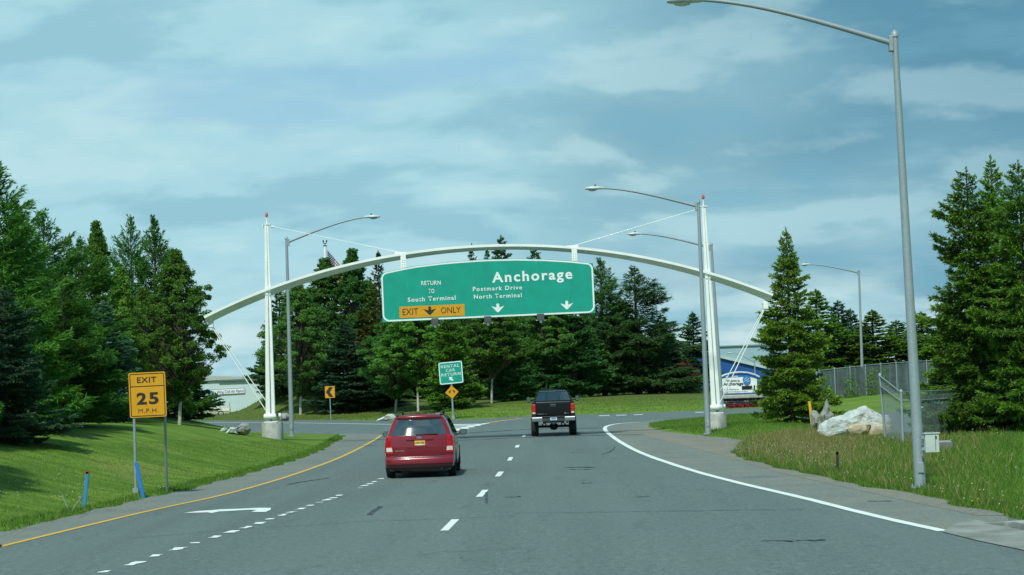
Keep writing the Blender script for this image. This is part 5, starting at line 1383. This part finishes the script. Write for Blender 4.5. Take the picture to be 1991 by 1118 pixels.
for k, (dx, dz, ln, an) in enumerate(((-.08, .10, .30, 40), (.03, .0, .34, 35), (.10, -.12, .22, 25), (-.12, -.10, .16, 50))):
    m = MB(WO); m.rbox((g0.x + dx, g0.y - .012, g0.z + dz), (ln, .02, .045), .008, (0, R(-an), 0)); m.build('globe_streak', mat('globe light', (.45, .62, .72), .4), gl)
scr = wpanel('message_screen', [(1443, 757.5), (1463, 756.6), (1463, 749.8), (1443, 750.6)], .21, .05, mat('screen dark', (.02, .012, .02), .3), ws)
wpanel('side_panel', [(1466, 757.6), (1468.6, 757.5), (1468.6, 748.8), (1466, 748.9)], .21, .05, mat('screen dark', (.02, .012, .02), .3), ws)
wblk = mat('letter black', (.03, .035, .05), .5)
for s, xa_, xb_, yy, hpx, bd in (('Welcome to', 1413, 1439, 742.5, 4.6, .02), ('Anchorage', 1406.5, 1446, 749.5, 6.0, .03), ('Ted Stevens', 1407, 1437.5, 759, 3.1, .0), ('Anchorage International Airport', 1399, 1455, 763.6, 3.1, .0)):
    lettering(s, panel, wblk, wp(xa_, yy, .24), wp(xb_, yy - (xb_ - xa_) * .03, .24), 0, hpx / pxm(Yw), bd, 1.0, .012, root=ws)
wpanel('tower_block', [(1412, 734.5), (1417, 734), (1417, 731), (1412, 731.3)], .3, .2, mat('welcome trim', (.45, .52, .55), .4), ws)
wpanel('tower_block', [(1427, 733.4), (1436, 732.6), (1436, 730.4), (1427, 731.0)], .3, .2, mat('welcome trim', (.45, .52, .55), .4), ws)
# red flower bed before the sign
g = np.random.default_rng(3); n = 1000; fx = g.uniform(wp(1412, 790).x, wp(1492, 790).x, n); fy = Yw - .3 - g.uniform(0, .9, n); fz = height(fx, fy) + g.uniform(.03, .16, n)
c = np.stack([fx, fy, fz], -1); d1 = g.normal(0, .06, (n, 3)); d2 = g.normal(0, .06, (n, 3))
V = np.stack([c - d1, c + d2, c + d1], 1).reshape(-1, 3); me = np_mesh('red flowers', V, np.arange(3 * n).reshape(-1, 3), g.uniform(0, 1, 3 * n), make_leaf('red petals', (.12, .006, .014), (.26, .012, .030), .2))
link('flower_bed', me, None, kind='stuff', label='strip of red flowers along the foot of the welcome sign', category='flowers')
# grey cabinet by the mast
p = GT(1401, 783); m = MB(); m.rbox((p.x, p.y, p.z + .42), (.62, .6, .9), .03); m.box((p.x, p.y, p.z + .89), (.68, .66, .05)); o = m.build('utility_cabinet', mat('box paint', (.46, .52, .50), .5, var=.08), None, label='small grey utility cabinet beside the welcome sign', category='cabinet')
m = MB(); m.box((p.x, p.y - .31, p.z + .45), (.012, .02, .7)); m.box((p.x + .08, p.y - .315, p.z + .5), (.03, .03, .08)); m.build('door_seam', M_DKMET, o)

# ------------------------------------------------------------------ flagpole
pf = at(636, 214); Yf = 214
zt = P(632, 478, Yf).z
fp = thing('flagpole', 'white flagpole with forked top left of the overhead sign', 'flagpole', pf); FO = fp.location
tx = P(632, 478, Yf).x
m = MB(FO); m.tube([(pf.x, Yf, pf.z - .3), (tx, Yf, zt)], [.22, .15], 10); m.build('pole', M_WHITE, fp)
m = MB(FO); m.box((tx, Yf, zt), (.40, .34, .07)); m.tube([(tx, Yf, zt), (tx, Yf, zt + .26)], .05, 6); m.tube([(tx - .18, Yf, zt + .55), (tx - .12, Yf, zt + .26), (tx + .12, Yf, zt + .26), (tx + .18, Yf, zt + .55)], .05, 6)
for s in (-1, 1): m.tube([(tx + s * .18, Yf, zt + .40), (tx + s * .18, Yf, zt + .52), (tx + s * .17, Yf, zt + .62)], [.05, .09, .03], 8)
m.build('finial', M_DKMET, fp)
fl = thing('flag', 'drooping stars and stripes flag hanging from the flagpole', 'flag', (tx + .2, Yf, zt - .4))
def fpt(u, v):   # u along the fly, v down the hoist: hangs limp, so the fly sags
    x = .22 + u * 1.75; z = -v * 2.5 - u * 2.35 - .15 * u * u; y = .16 * math.sin(u * 9 + v * 2) * (.3 + u)
    return Vector((tx + x, Yf + y, zt - .45 + z * (.9)))
FLO = fl.location
for k in range(13):
    m = MB(FLO); v0, v1 = k / 13, (k + 1) / 13; u0 = .42 if k < 7 else 0
    m.grid([[fpt(u, v) for u in np.linspace(u0, 1, 12)] for v in (v0, v1)], True); m.build('stripe', mat('flag red', (.32, .02, .03), .8) if k % 2 == 0 else mat('flag white', (.62, .62, .62), .8), fl)
m = MB(FLO); m.grid([[fpt(u, v) for u in np.linspace(0, .42, 7)] for v in np.linspace(0, 7 / 13, 5)], True); ct = m.build('canton', mat('flag blue', (.02, .035, .16), .8), fl)
m = MB(FLO)
for i in range(6):
    for j in range(5):
        q = fpt(.04 + i * .068, .05 + j * .108) - Vector((0, .03, 0)); m.prism([q + Vector((.05 * math.cos(s), 0, .05 * math.sin(s))) for s in np.linspace(0, 6.283, 5, endpoint=False)], (0, .015, 0))
m.build('stars', mat('flag white', (.62, .62, .62), .8), ct)

# ------------------------------------------------------------------ fences
# slatted fence behind the right grass strip
sf = thing('slatted_fence', 'long grey slatted chain link fence behind the boulder', 'fence', at(1700, 148), 0)
SF = sf.location
M_SLAT = mat('fence slats', (.060, .085, .092), .55, var=.35, scale=2.0)
M_SLAT2 = mat('fence slats pale', (.085, .115, .125), .5, var=.2, scale=2.0)
fx0, fx1 = 1594, 2010
fa, fb = at(fx0, 147), at(fx1, 150)
def fpos(t): q = fa.lerp(fb, t); q.z = H1(q.x, q.y); return q
np_ = 14; hfe = 2.15
for i in range(np_ + 1):
    q = fpos(i / np_); m = MB(SF); m.tube([q - Vector((0, 0, .3)), q + Vector((0, 0, hfe + .05))], .038, 8); m.tube([q + Vector((0, 0, hfe + .05)), q + Vector((0, 0, hfe + .09))], [.05, .02], 8); m.build('post', M_GALV, sf)
    if i < np_:
        q2 = fpos((i + 1) / np_); m = MB(SF); m.tube([q + Vector((0, 0, hfe)), q2 + Vector((0, 0, hfe))], .022, 6); m.build('top_rail', M_GALV, sf)
        for k in range(8):
            c = q.lerp(q2, (k + .5) / 8); w = (q2 - q).length / 8 * .96; ang = math.atan2(q2.y - q.y, q2.x - q.x)
            m = MB(SF); m.box(c + Vector((0, .02 * math.sin(k * 2.1 + i), hfe / 2 - .02)), (w, .02, hfe - .12), (0, 0, ang + .08 * math.sin(k * 1.7 + i * .6))); m.build('slat', M_SLAT if (k * 7 + i * 3) % 5 else M_SLAT2, sf)
# ivy-like growth on that fence
g = np.random.default_rng(9); cl = []
for px in (1606, 1613, 1648, 1655, 1690, 1694, 1703, 1724, 1733, 1663): 
    q = at(px, 146.6); cl.append((q.x, q.y, q.z, g.uniform(.6, 2.1)))
n = 110; Vs, Tn = [], []
for (x, y, z, hq) in cl:
    c = np.stack([x + g.normal(0, .16, n), y - .1 + g.normal(0, .08, n), z + g.uniform(0, hq, n)], -1); d1 = unit(g.normal(0, 1, (n, 3))) * .09; d2 = unit(g.normal(0, 1, (n, 3))) * .09
    Vs.append(np.stack([c - d1, c + d2, c + d1], 1).reshape(-1, 3)); Tn.append(g.uniform(0, 1, 3 * n))
V = np.concatenate(Vs); link('fence_creeper', np_mesh('fence creeper', V, np.arange(len(V)).reshape(-1, 3), np.concatenate(Tn), M_BIRCH), None, kind='stuff', label='green creeper growing through the grey slatted fence', category='plant')

# near chain-link corner by the boulder
cf = thing('chain_link_fence', 'see-through chain link fence corner right of the boulder', 'fence', GT(1722, 854)); CO = cf.location
f1 = GT(1722, 854); f2 = GT(1756, 862); f3 = at(1900, 72.5); f0 = GT(1597, 826)
h1 = P(1710, 731, f1.y).z - f1.z; h2 = P(1752, 763, f2.y).z - f2.z
t1 = Vector((P(1711, 731, f1.y).x, f1.y, f1.z + h1)); t2 = Vector((P(1752, 763, f2.y).x, f2.y, f2.z + h2)); t3 = f3 + Vector((0, 0, h2))
for a, b in ((f1, t1), (f2, t2), (f3, t3)):
    m = MB(CO); m.tube([a - Vector((0, 0, .3)), b], .042, 8); m.tube([b, b + Vector((0, 0, .06)), b + Vector((0, 0, .1))], [.055, .05, .02], 8); m.build('post', M_GALV, cf)
for a, b in ((t1, t2), (t1 - Vector((0, 0, .34)), t2 - Vector((0, 0, .28))), (t2, t3), (t2 - Vector((0, 0, .28)), t3 - Vector((0, 0, .28)))):
    m = MB(CO); m.tube([a, b], .018, 6); m.build('rail', M_GALV, cf)
def chain(a0, a1, b1, b0, par, off):
    m = MB(off); n = int((b0 - a0).length / 0.095 * 2) + 30
    def q(u, v): return a0.lerp(b0, u).lerp(a1.lerp(b1, u), v)
    asp = max(1e-3, (b0 - a0).length / max((a1 - a0).length, .1))
    for k in range(-n, n + 1):
        for s in (1, -1):
            u0 = k * 0.095 / (b0 - a0).length; pts = []
            # diagonal wire u = u0 + s*v/asp
            for v in np.linspace(0, 1, 25):
                u = u0 + s * v / asp
                if 0 <= u <= 1: pts.append(q(u, v))
            if len(pts) > 1: m.tube([pts[0], pts[-1]], .0024, 3, False)
    return m.build('wire_mesh', M_GALV, par)
chain(f1, t1, t2, f2, cf, CO); chain(f2, t2, t3, f3, cf, CO)
gpst = thing('gate_post', 'lone grey fence post left of the pointed small rock', 'post', GT(1597, 812)); q = gpst.location.copy(); tp = P(1587.5, 722, q.y)
m = MB(q); m.tube([q - Vector((0, 0, .3)), Vector((tp.x, q.y, tp.z))], .055, 8); m.build('pole', M_GALV, gpst)
m = MB(q); m.tube([P(1589, 765, q.y), P(1587.5, 774, q.y), P(1590, 786, q.y)], .05, 6); m.build('latch', M_GALV, gpst)

# ------------------------------------------------------------------ rocks
def make_rock(name, base, dark, tan, tan_amt):
    k = NT(name); tc = k.n('ShaderNodeTexCoord'); ob = tc.outputs['Object']
    c = k.mix(k.ramp(k.noise(3.0, 8, .65, src=ob), .35, .7), base, tuple(x * .62 for x in base))
    c = k.mix(k.ramp(k.noise(.9, 4, .6, src=ob), .56 - .12 * tan_amt, .62 - .05 * tan_amt, 0, .85), c, tan)
    vein = k.noise(2.2, 7, .7, (1, 1, 4.5), 1.2, ob)
    c = k.mix(k.ramp(vein, .60, .66, 0, .75), c, dark)
    k.L(c, k.b.inputs['Base Color']); k.b.inputs['Roughness'].default_value = .85
    k.bump(k.noise(6, 8, .7, src=ob), .9, .08)
    return k.m
M_ROCKW = make_rock('white quartz rock', (.56, .61, .61), (.20, .21, .20), (.50, .48, .42), .0)
M_ROCKG = make_rock('grey rock', (.30, .32, .31), (.12, .12, .12), (.34, .29, .20), .1)
# the big white boulder is carved to its own outline
def big_boulder():
    p = GT(1662, 851); Y = p.y + .55
    sil = [(1586, 838), (1588, 829), (1600, 818), (1617, 812), (1640, 806), (1652, 798), (1664, 795), (1676, 790.5), (1684, 789.5), (1692, 795), (1704, 803), (1716, 808.5), (1727, 807.5), (1733, 818), (1736, 830), (1731, 845), (1716, 852), (1690, 853.5), (1655, 854), (1630, 851), (1600, 848)]
    L_ = [Vector((P(x, y, Y).x, 0, P(x, y, Y).z)) for x, y in sil]
    g = np.random.default_rng(77)
    cx = sum(q.x for q in L_) / len(L_); cz = p.z + .45
    dense = []
    for i in range(len(L_)):
        a, b = L_[i], L_[(i + 1) % len(L_)]
        for k in range(4): dense.append(a.lerp(b, k / 4))
    rings = []
    rad = [(-1.3, .30), (-1.1, .62), (-.55, .88), (-.1, 1.0), (.5, .92), (1.1, .5)]
    for j, (dy, s) in enumerate(rad):
        ring = []
        for i, q in enumerate(dense):
            lean = .75 * max(0, (q.z - cz)) * (1 - s)
            ring.append(Vector((cx + (q.x - cx) * s, Y + dy * .55 + lean, cz + (q.z - cz) * (s if q.z > cz else s ** .3))))
        rings.append(ring)
    t = thing('boulder', 'big white and tan boulder lying in the right grass', 'rock', p)
    m = MB(p); m.loft(rings, True, True, False); o = m.build('stone', M_ROCKW, t)
    bm = bmesh.new(); bm.from_mesh(o.data); bmesh.ops.subdivide_edges(bm, edges=bm.edges[:], cuts=2, use_grid_fill=True)
    V = np.array([v.co[:] for v in bm.verts]); c0 = np.array([cx - p.x, Y - p.y, cz - p.z])
    for nrm, dd in (((-.15, -.62, .77), .58), ((.40, -.66, .63), .66), ((-.62, -.60, .50), .78), ((.15, -.97, .10), .52), ((-.35, -.93, -.05), .62), ((.70, -.65, .1), .95), ((-.1, -.80, -.55), .52), ((-.85, -.4, .2), 1.15), ((.05, -.35, .94), .86)):
        nn = np.array(nrm) / np.linalg.norm(nrm); s_ = (V - c0) @ nn - dd; V = V - np.outer(np.maximum(s_, 0), nn)
    for v, c in zip(bm.verts, V): v.co = c
    bm.to_mesh(o.data); bm.free()
    tx = bpy.data.textures.new('rock relief', 'VORONOI'); tx.noise_scale = .30; tx.noise_intensity = 1.0; tx.distance_metric = 'DISTANCE'
    tc_ = bpy.data.textures.new('rock grain', 'CLOUDS'); tc_.noise_scale = .12; tc_.noise_depth = 4
    dm = o.modifiers.new('relief', 'DISPLACE'); dm.texture = tx; dm.strength = .09; dm.mid_level = .5; dm.texture_coords = 'LOCAL'
    d2 = o.modifiers.new('grain', 'DISPLACE'); d2.texture = tc_; d2.strength = .05; d2.mid_level = .5; d2.texture_coords = 'LOCAL'
    # tan weathered slabs on the lower right
    for pp, seed in (([(1647, 834), (1655, 826), (1680, 823.5), (1694, 825), (1688, 838), (1672, 848), (1656, 845)], 1), ([(1690, 838), (1697, 827), (1722, 826.5), (1735, 828), (1731, 846), (1716, 851), (1686, 851)], 2)):
        g2 = np.random.default_rng(seed); q = [P(x, y, Y - .64 + (.10 if seed == 2 else .0)) for x, y in pp]; c = sum(q, Vector()) / len(q)
        m = MB(p); n = len(q); q1 = [c + (v - c) * .72 + Vector((0, -.05, .02)) for v in q]
        m.add(q + q1 + [c + Vector((0, -.06, .02))] + [v + Vector((0, .75, 0)) for v in q], [(i, (i + 1) % n, n + (i + 1) % n, n + i) for i in range(n)] + [(n + i, n + (i + 1) % n, 2 * n) for i in range(n)] + [(i, (i + 1) % n, 2 * n + 1 + (i + 1) % n, 2 * n + 1 + i) for i in range(n)])
        o = m.build('tan_slab', mat('tan rock', (.42, .36, .26), .9, var=.35, scale=5, bump=.8, bscale=14), t)
        md = o.modifiers.new('sub', 'SUBSURF'); md.subdivision_type = 'SIMPLE'; md.levels = 3; md.render_levels = 3
        dm = o.modifiers.new('relief', 'DISPLACE'); dm.texture = tx; dm.strength = .08; dm.mid_level = .5; dm.texture_coords = 'LOCAL'
big_boulder()
def spike(pp, py, dy, label, m_, th=.4):
    q = GT(*py); Y = q.y + dy; L_ = [P(x, y, Y) for x, y in pp]; c = sum(L_, Vector()) / len(L_); mb = MB(q)
    mb.loft([[c + (v - c) * s + Vector((0, d, 0)) for v in L_] for d, s in ((-th, .45), (-th * .6, .82), (-.1, 1.0), (th * .5, .85), (th, .4))], True, True, False)
    t = thing('boulder', label, 'rock', q); o = mb.build('stone', m_, t)
    md = o.modifiers.new('sub', 'SUBSURF'); md.subdivision_type = 'SIMPLE'; md.levels = 2; md.render_levels = 2
    tx = bpy.data.textures.get('rock relief'); dm = o.modifiers.new('relief', 'DISPLACE'); dm.texture = tx; dm.strength = .14; dm.mid_level = .5; dm.texture_coords = 'LOCAL'
spike([(1590, 836), (1592, 812), (1600, 800), (1604, 788), (1607.5, 775), (1611, 784), (1613.5, 798), (1620, 808), (1622, 836)], (1606, 838), .9, 'pointed tan-grey rock behind the left end of the big boulder', M_ROCKG)
spike([(1577.5, 832), (1578, 806), (1581, 798.5), (1587, 800), (1592, 808), (1591, 834)], (1584, 836), .3, 'small rounded pale rock beside the yellow post', M_ROCKG, .3)
spike([(452, 845), (455, 836), (464, 829), (469, 823), (478, 822.5), (485, 824), (486.5, 837), (483, 847)], (470, 846), .0, 'upright angular grey rock left of the left mast foot', M_ROCKG, .35)
spike([(437, 844), (444, 836), (450, 831.5), (462, 831), (463, 844)], (450, 844), .3, 'low pale rock beside the upright rock near the left mast', M_ROCKW, .3)
spike([(428, 840), (431, 834), (436, 832), (441, 835), (442, 840)], (435, 839), .3, 'smallest pale rock on the crest of the mound', M_ROCKW, .25)
spike([(544, 819), (545, 807), (549, 803), (559, 803.5), (563, 808), (562.5, 819)], (553, 818), .2, 'grey rock at the roadside between left mast and lamp post', M_ROCKG, .4)
spike([(729, 819), (738, 814), (747, 810), (755, 805.5), (764, 806), (769, 811), (773, 819)], (752, 817.5), .2, 'streaked white rock beside the road left of the minivan roof', M_ROCKW, .5)
spike([(771, 819), (774, 812), (780, 809.5), (787, 812), (790, 819)], (781, 817.5), .2, 'small grey rock right next to the streaked white rock', M_ROCKG, .3)

# ------------------------------------------------------------------ marker posts and small things
M_BLUEP = mat('blue marker paint', (.035, .22, .42), .5, var=.12); M_REDP = mat('red cap', (.50, .03, .02), .5)
def marker(name, foot, top, w, m_, label, cat, cap=None, caph=.05):
    q = GT(*foot); tp = P(top[0], top[1], q.y); t = thing(name, label, cat, q); d = (tp - q)
    m = MB(q); rings = []
    ax = Vector((1, 0, 0)); ay = Vector((0, 1, 0))
    b0 = q - d.normalized() * .25
    for c in (b0, tp): rings.append([c + ax * (w / 2) * sx + ay * (.02) * sy for sx, sy in ((-1, -1), (-.7, -1.4), (.7, -1.4), (1, -1), (1, 1), (-1, 1))])
    m.loft(rings, True, True, False); m.build('stake', m_, t)
    if cap:
        m = MB(q); c = tp; m.loft([[c + d.normalized() * k + ax * (w / 2 + .006) * sx + ay * .028 * sy for sx, sy in ((-1, -1), (1, -1), (1, 1), (-1, 1))] for k in (-caph, .004)], True, True, False); m.build('cap', cap, t)
    return t
marker('marker_post', (163.5, 988), (170, 917), .085, M_BLUEP, 'upright blue marker post with a red tip on the left verge', 'post', M_REDP)
marker('marker_post', (279, 969), (264.5, 899), .085, mat('bright blue marker paint', (.015, .18, .62), .5), 'bright blue marker post leaning on the exit sign post', 'post')
marker('marker_post', (1629, 917.5), (1627.5, 878.5), .06, mat('dark marker', (.03, .028, .03), .6), 'short dark marker post with a reddish tip in the right grass', 'post', mat('dull red cap', (.10, .015, .015), .6), .07)
marker('marker_post', (1580, 834), (1573.5, 780), .11, mat('yellow marker paint', (.62, .38, .03), .5, var=.2), 'yellow marker post between the cone spruce and the rocks', 'post')
for (f, t, l) in (((133, 992), (121.5, 964), 'left one of two thin crossed metal stakes by the blue post'), ((140, 994), (158, 966), 'right one of two thin crossed metal stakes by the blue post')):
    q = GT(*f); tp = P(t[0], t[1], q.y); m = MB(q); m.tube([Vector(q) - (tp - q) * .3, tp], .012, 6); m.tube([tp, tp + (tp - q).normalized() * .02], .016, 6)
    o = m.build('metal_stake', M_GALV, None, label=l, category='stake'); o.location = q
# low concrete vault behind the near lamp
q = GT(1838, 874); m = MB(q); m.rbox(q + Vector((0, .2, .09)), (.42, .5, .24), .02); o = m.build('utility_vault', mat('vault grey', (.13, .15, .155), .7), None, label='low dark grey utility vault in the grass behind the near lamp', category='vault'); o.location = q
m = MB(q); m.rbox(q + Vector((0, .2, .222)), (.36, .44, .025), .008); m.build('lid', M_CONC, o)
# parked cars
sedan(447, 206, 'old cream sedan parked before the white hangar', mat('cream car paint', (.52, .50, .38), .35, coat=.5), R(97), 0.0)
sedan(1838, 108, 'dark teal car parked behind the boughs of the right spruces', mat('teal car paint', (.02, .12, .13), .3, coat=.6), R(160), 0.0)

# ------------------------------------------------------------------ grass blades and dandelions
def scatter(name, regions, n, seed, h, w, m_, label, cat='grass', feather=.01):
    g = np.random.default_rng(seed); xs, ys = [], []
    per = n // len(regions)
    for poly in regions:
        q = np.array(poly); cnt = 0; lo, hi = q.min(0), q.max(0)
        X = g.uniform(lo[0], hi[0], per * 6); Y = g.uniform(lo[1], hi[1], per * 6); s = sdist(poly, X, Y) > g.uniform(0, feather, len(X))
        X, Y = X[s][:per], Y[s][:per]; xs.append(X); ys.append(Y)
    X, Y = np.concatenate(xs), np.concatenate(ys); Z = height(X, Y); k = Z > -.01; X, Y, Z = X[k], Y[k], Z[k]; n = len(X)
    a = g.uniform(0, 6.28, n); hh = h * g.uniform(.5, 1.4, n); ww = w * g.uniform(.6, 1.3, n)
    b = np.stack([X, Y, Z - .02], -1); dx = np.stack([np.cos(a), np.sin(a), np.zeros(n)], -1) * ww[:, None]
    tip = b + np.stack([g.normal(0, .35, n) * hh, g.normal(0, .35, n) * hh, hh], -1)
    V = np.stack([b - dx, b + dx, tip], 1).reshape(-1, 3); tn = np.repeat(g.uniform(0, 1, n), 3)
    me = np_mesh(name, V, np.arange(3 * n).reshape(-1, 3), tn, m_); return link(name, me, None, kind='stuff', label=label, category=cat)
M_BLADE = make_leaf('grass blades', (.090, .175, .022), (.180, .290, .044), .45, .05)
M_DRYB = make_leaf('dry grass blades', (.22, .22, .06), (.46, .38, .18), .45, .05)
def wpoly(*pp): return [(GT(x, y).x, GT(x, y).y) for x, y in pp]
left_near = gw((0, 1040), (130, 1010), (300, 970), (450, 935), (560, 904), (635, 872)) + gw((560, 868), (450, 890), (300, 915), (0, 960))
right_near = gw((1991, 1012), (1890, 992), (1720, 953), (1540, 918), (1455, 895), (1425, 879), (1440, 862), (1560, 850), (1740, 858), (1991, 866))
right_mid = gw((1430, 878), (1440, 858), (1370, 849), (1262, 832), (1262, 824), (1380, 812), (1470, 806), (1620, 830), (1700, 848), (1600, 870))
edgeL = gw((0, 1042), (130, 1012), (300, 972), (450, 937), (560, 906), (635, 876), (680, 849)) + gw((655, 849), (600, 880), (500, 912), (300, 960), (100, 1005), (0, 1025))
edgeR = gw((1991, 1016), (1890, 996), (1800, 968), (1640, 941), (1540, 920), (1450, 897), (1420, 880)) + gw((1450, 880), (1560, 908), (1660, 929), (1800, 952), (1991, 995))
far_strip = gw((400, 819), (640, 818), (850, 820), (950, 816), (1120, 808), (1300, 802), (1470, 796)) + gw((1470, 790), (1300, 794), (1120, 799), (950, 806), (640, 811), (400, 812))
scatter('grass', [left_near], 30000, 1, .055, .012, M_BLADE, 'short blades of the mown lawn on the left mound')
scatter('grass', [right_near, right_near, right_mid], 90000, 2, .13, .012, M_BLADE, 'long unmown grass blades on the right verge')
scatter('grass', [edgeL, edgeL, edgeR, edgeR, edgeR], 36000, 3, .11, .013, M_BLADE, 'ragged grass along the pavement edges')
scatter('grass', [far_strip], 12000, 5, .12, .03, M_BLADE, 'far grass along the bank under the trees')
dryR = gw((1400, 890), (1420, 855), (1560, 845), (1700, 850), (1740, 900), (1640, 925), (1450, 900))
scatter('dry_grass', [dryR, dryR, edgeR, right_near], 18000, 4, .24, .010, M_DRYB, 'dry pale grass stalks on the right verge', feather=2.2)
# dandelion clocks and flowers: small balls on stalks
def dandelions():
    g = np.random.default_rng(21); spots = []
    for poly, n in ((gw((1425, 884), (1440, 868), (1560, 868), (1660, 895), (1660, 925), (1540, 914)), 200), (right_near, 110), (edgeR, 60), (edgeL, 50), (gw((0, 1035), (110, 1005), (200, 970), (100, 960), (0, 1000)), 45)):
        q = np.array(poly); lo, hi = q.min(0), q.max(0); X = g.uniform(lo[0], hi[0], n * 6); Y = g.uniform(lo[1], hi[1], n * 6); s = sdist(poly, X, Y) > 0; spots += list(zip(X[s][:n], Y[s][:n]))
    S_ = np.array(spots); Z = height(S_[:, 0], S_[:, 1]); k = Z > 0.0; S_, Z = S_[k], Z[k]
    oc = np.array([(1, 0, 0), (-1, 0, 0), (0, 1, 0), (0, -1, 0), (0, 0, 1), (0, 0, -1)], float); of = np.array([(0, 2, 4), (2, 1, 4), (1, 3, 4), (3, 0, 4), (2, 0, 5), (1, 2, 5), (3, 1, 5), (0, 3, 5)])
    V, T = [], []
    for i, ((x, y), z) in enumerate(zip(S_, Z)):
        V.append(oc * g.uniform(.008, .016) + np.array([x, y, z + g.uniform(.10, .24)])); T.append(of + 6 * i)
    link('dandelion_clocks', np_mesh('dandelion', np.concatenate(V), np.concatenate(T), np.zeros(len(V) * 6), mat('dandelion clock', (.55, .56, .50), .9)), None, kind='stuff', label='white dandelion seed heads scattered in the verge grass', category='flowers')
    V, T = [], []
    sel = g.choice(len(S_), 26, replace=False)
    for j, i in enumerate(sel):
        V.append(oc * np.array([.03, .03, .012]) + np.array([S_[i][0] + .15, S_[i][1], Z[i] + .10])); T.append(of + 6 * j)
    link('dandelion_flowers', np_mesh('dandelion flower', np.concatenate(V), np.concatenate(T), np.zeros(len(V) * 6), mat('dandelion yellow', (.70, .50, .02), .8)), None, kind='stuff', label='few yellow dandelion flowers in the verge grass', category='flowers')
dandelions()
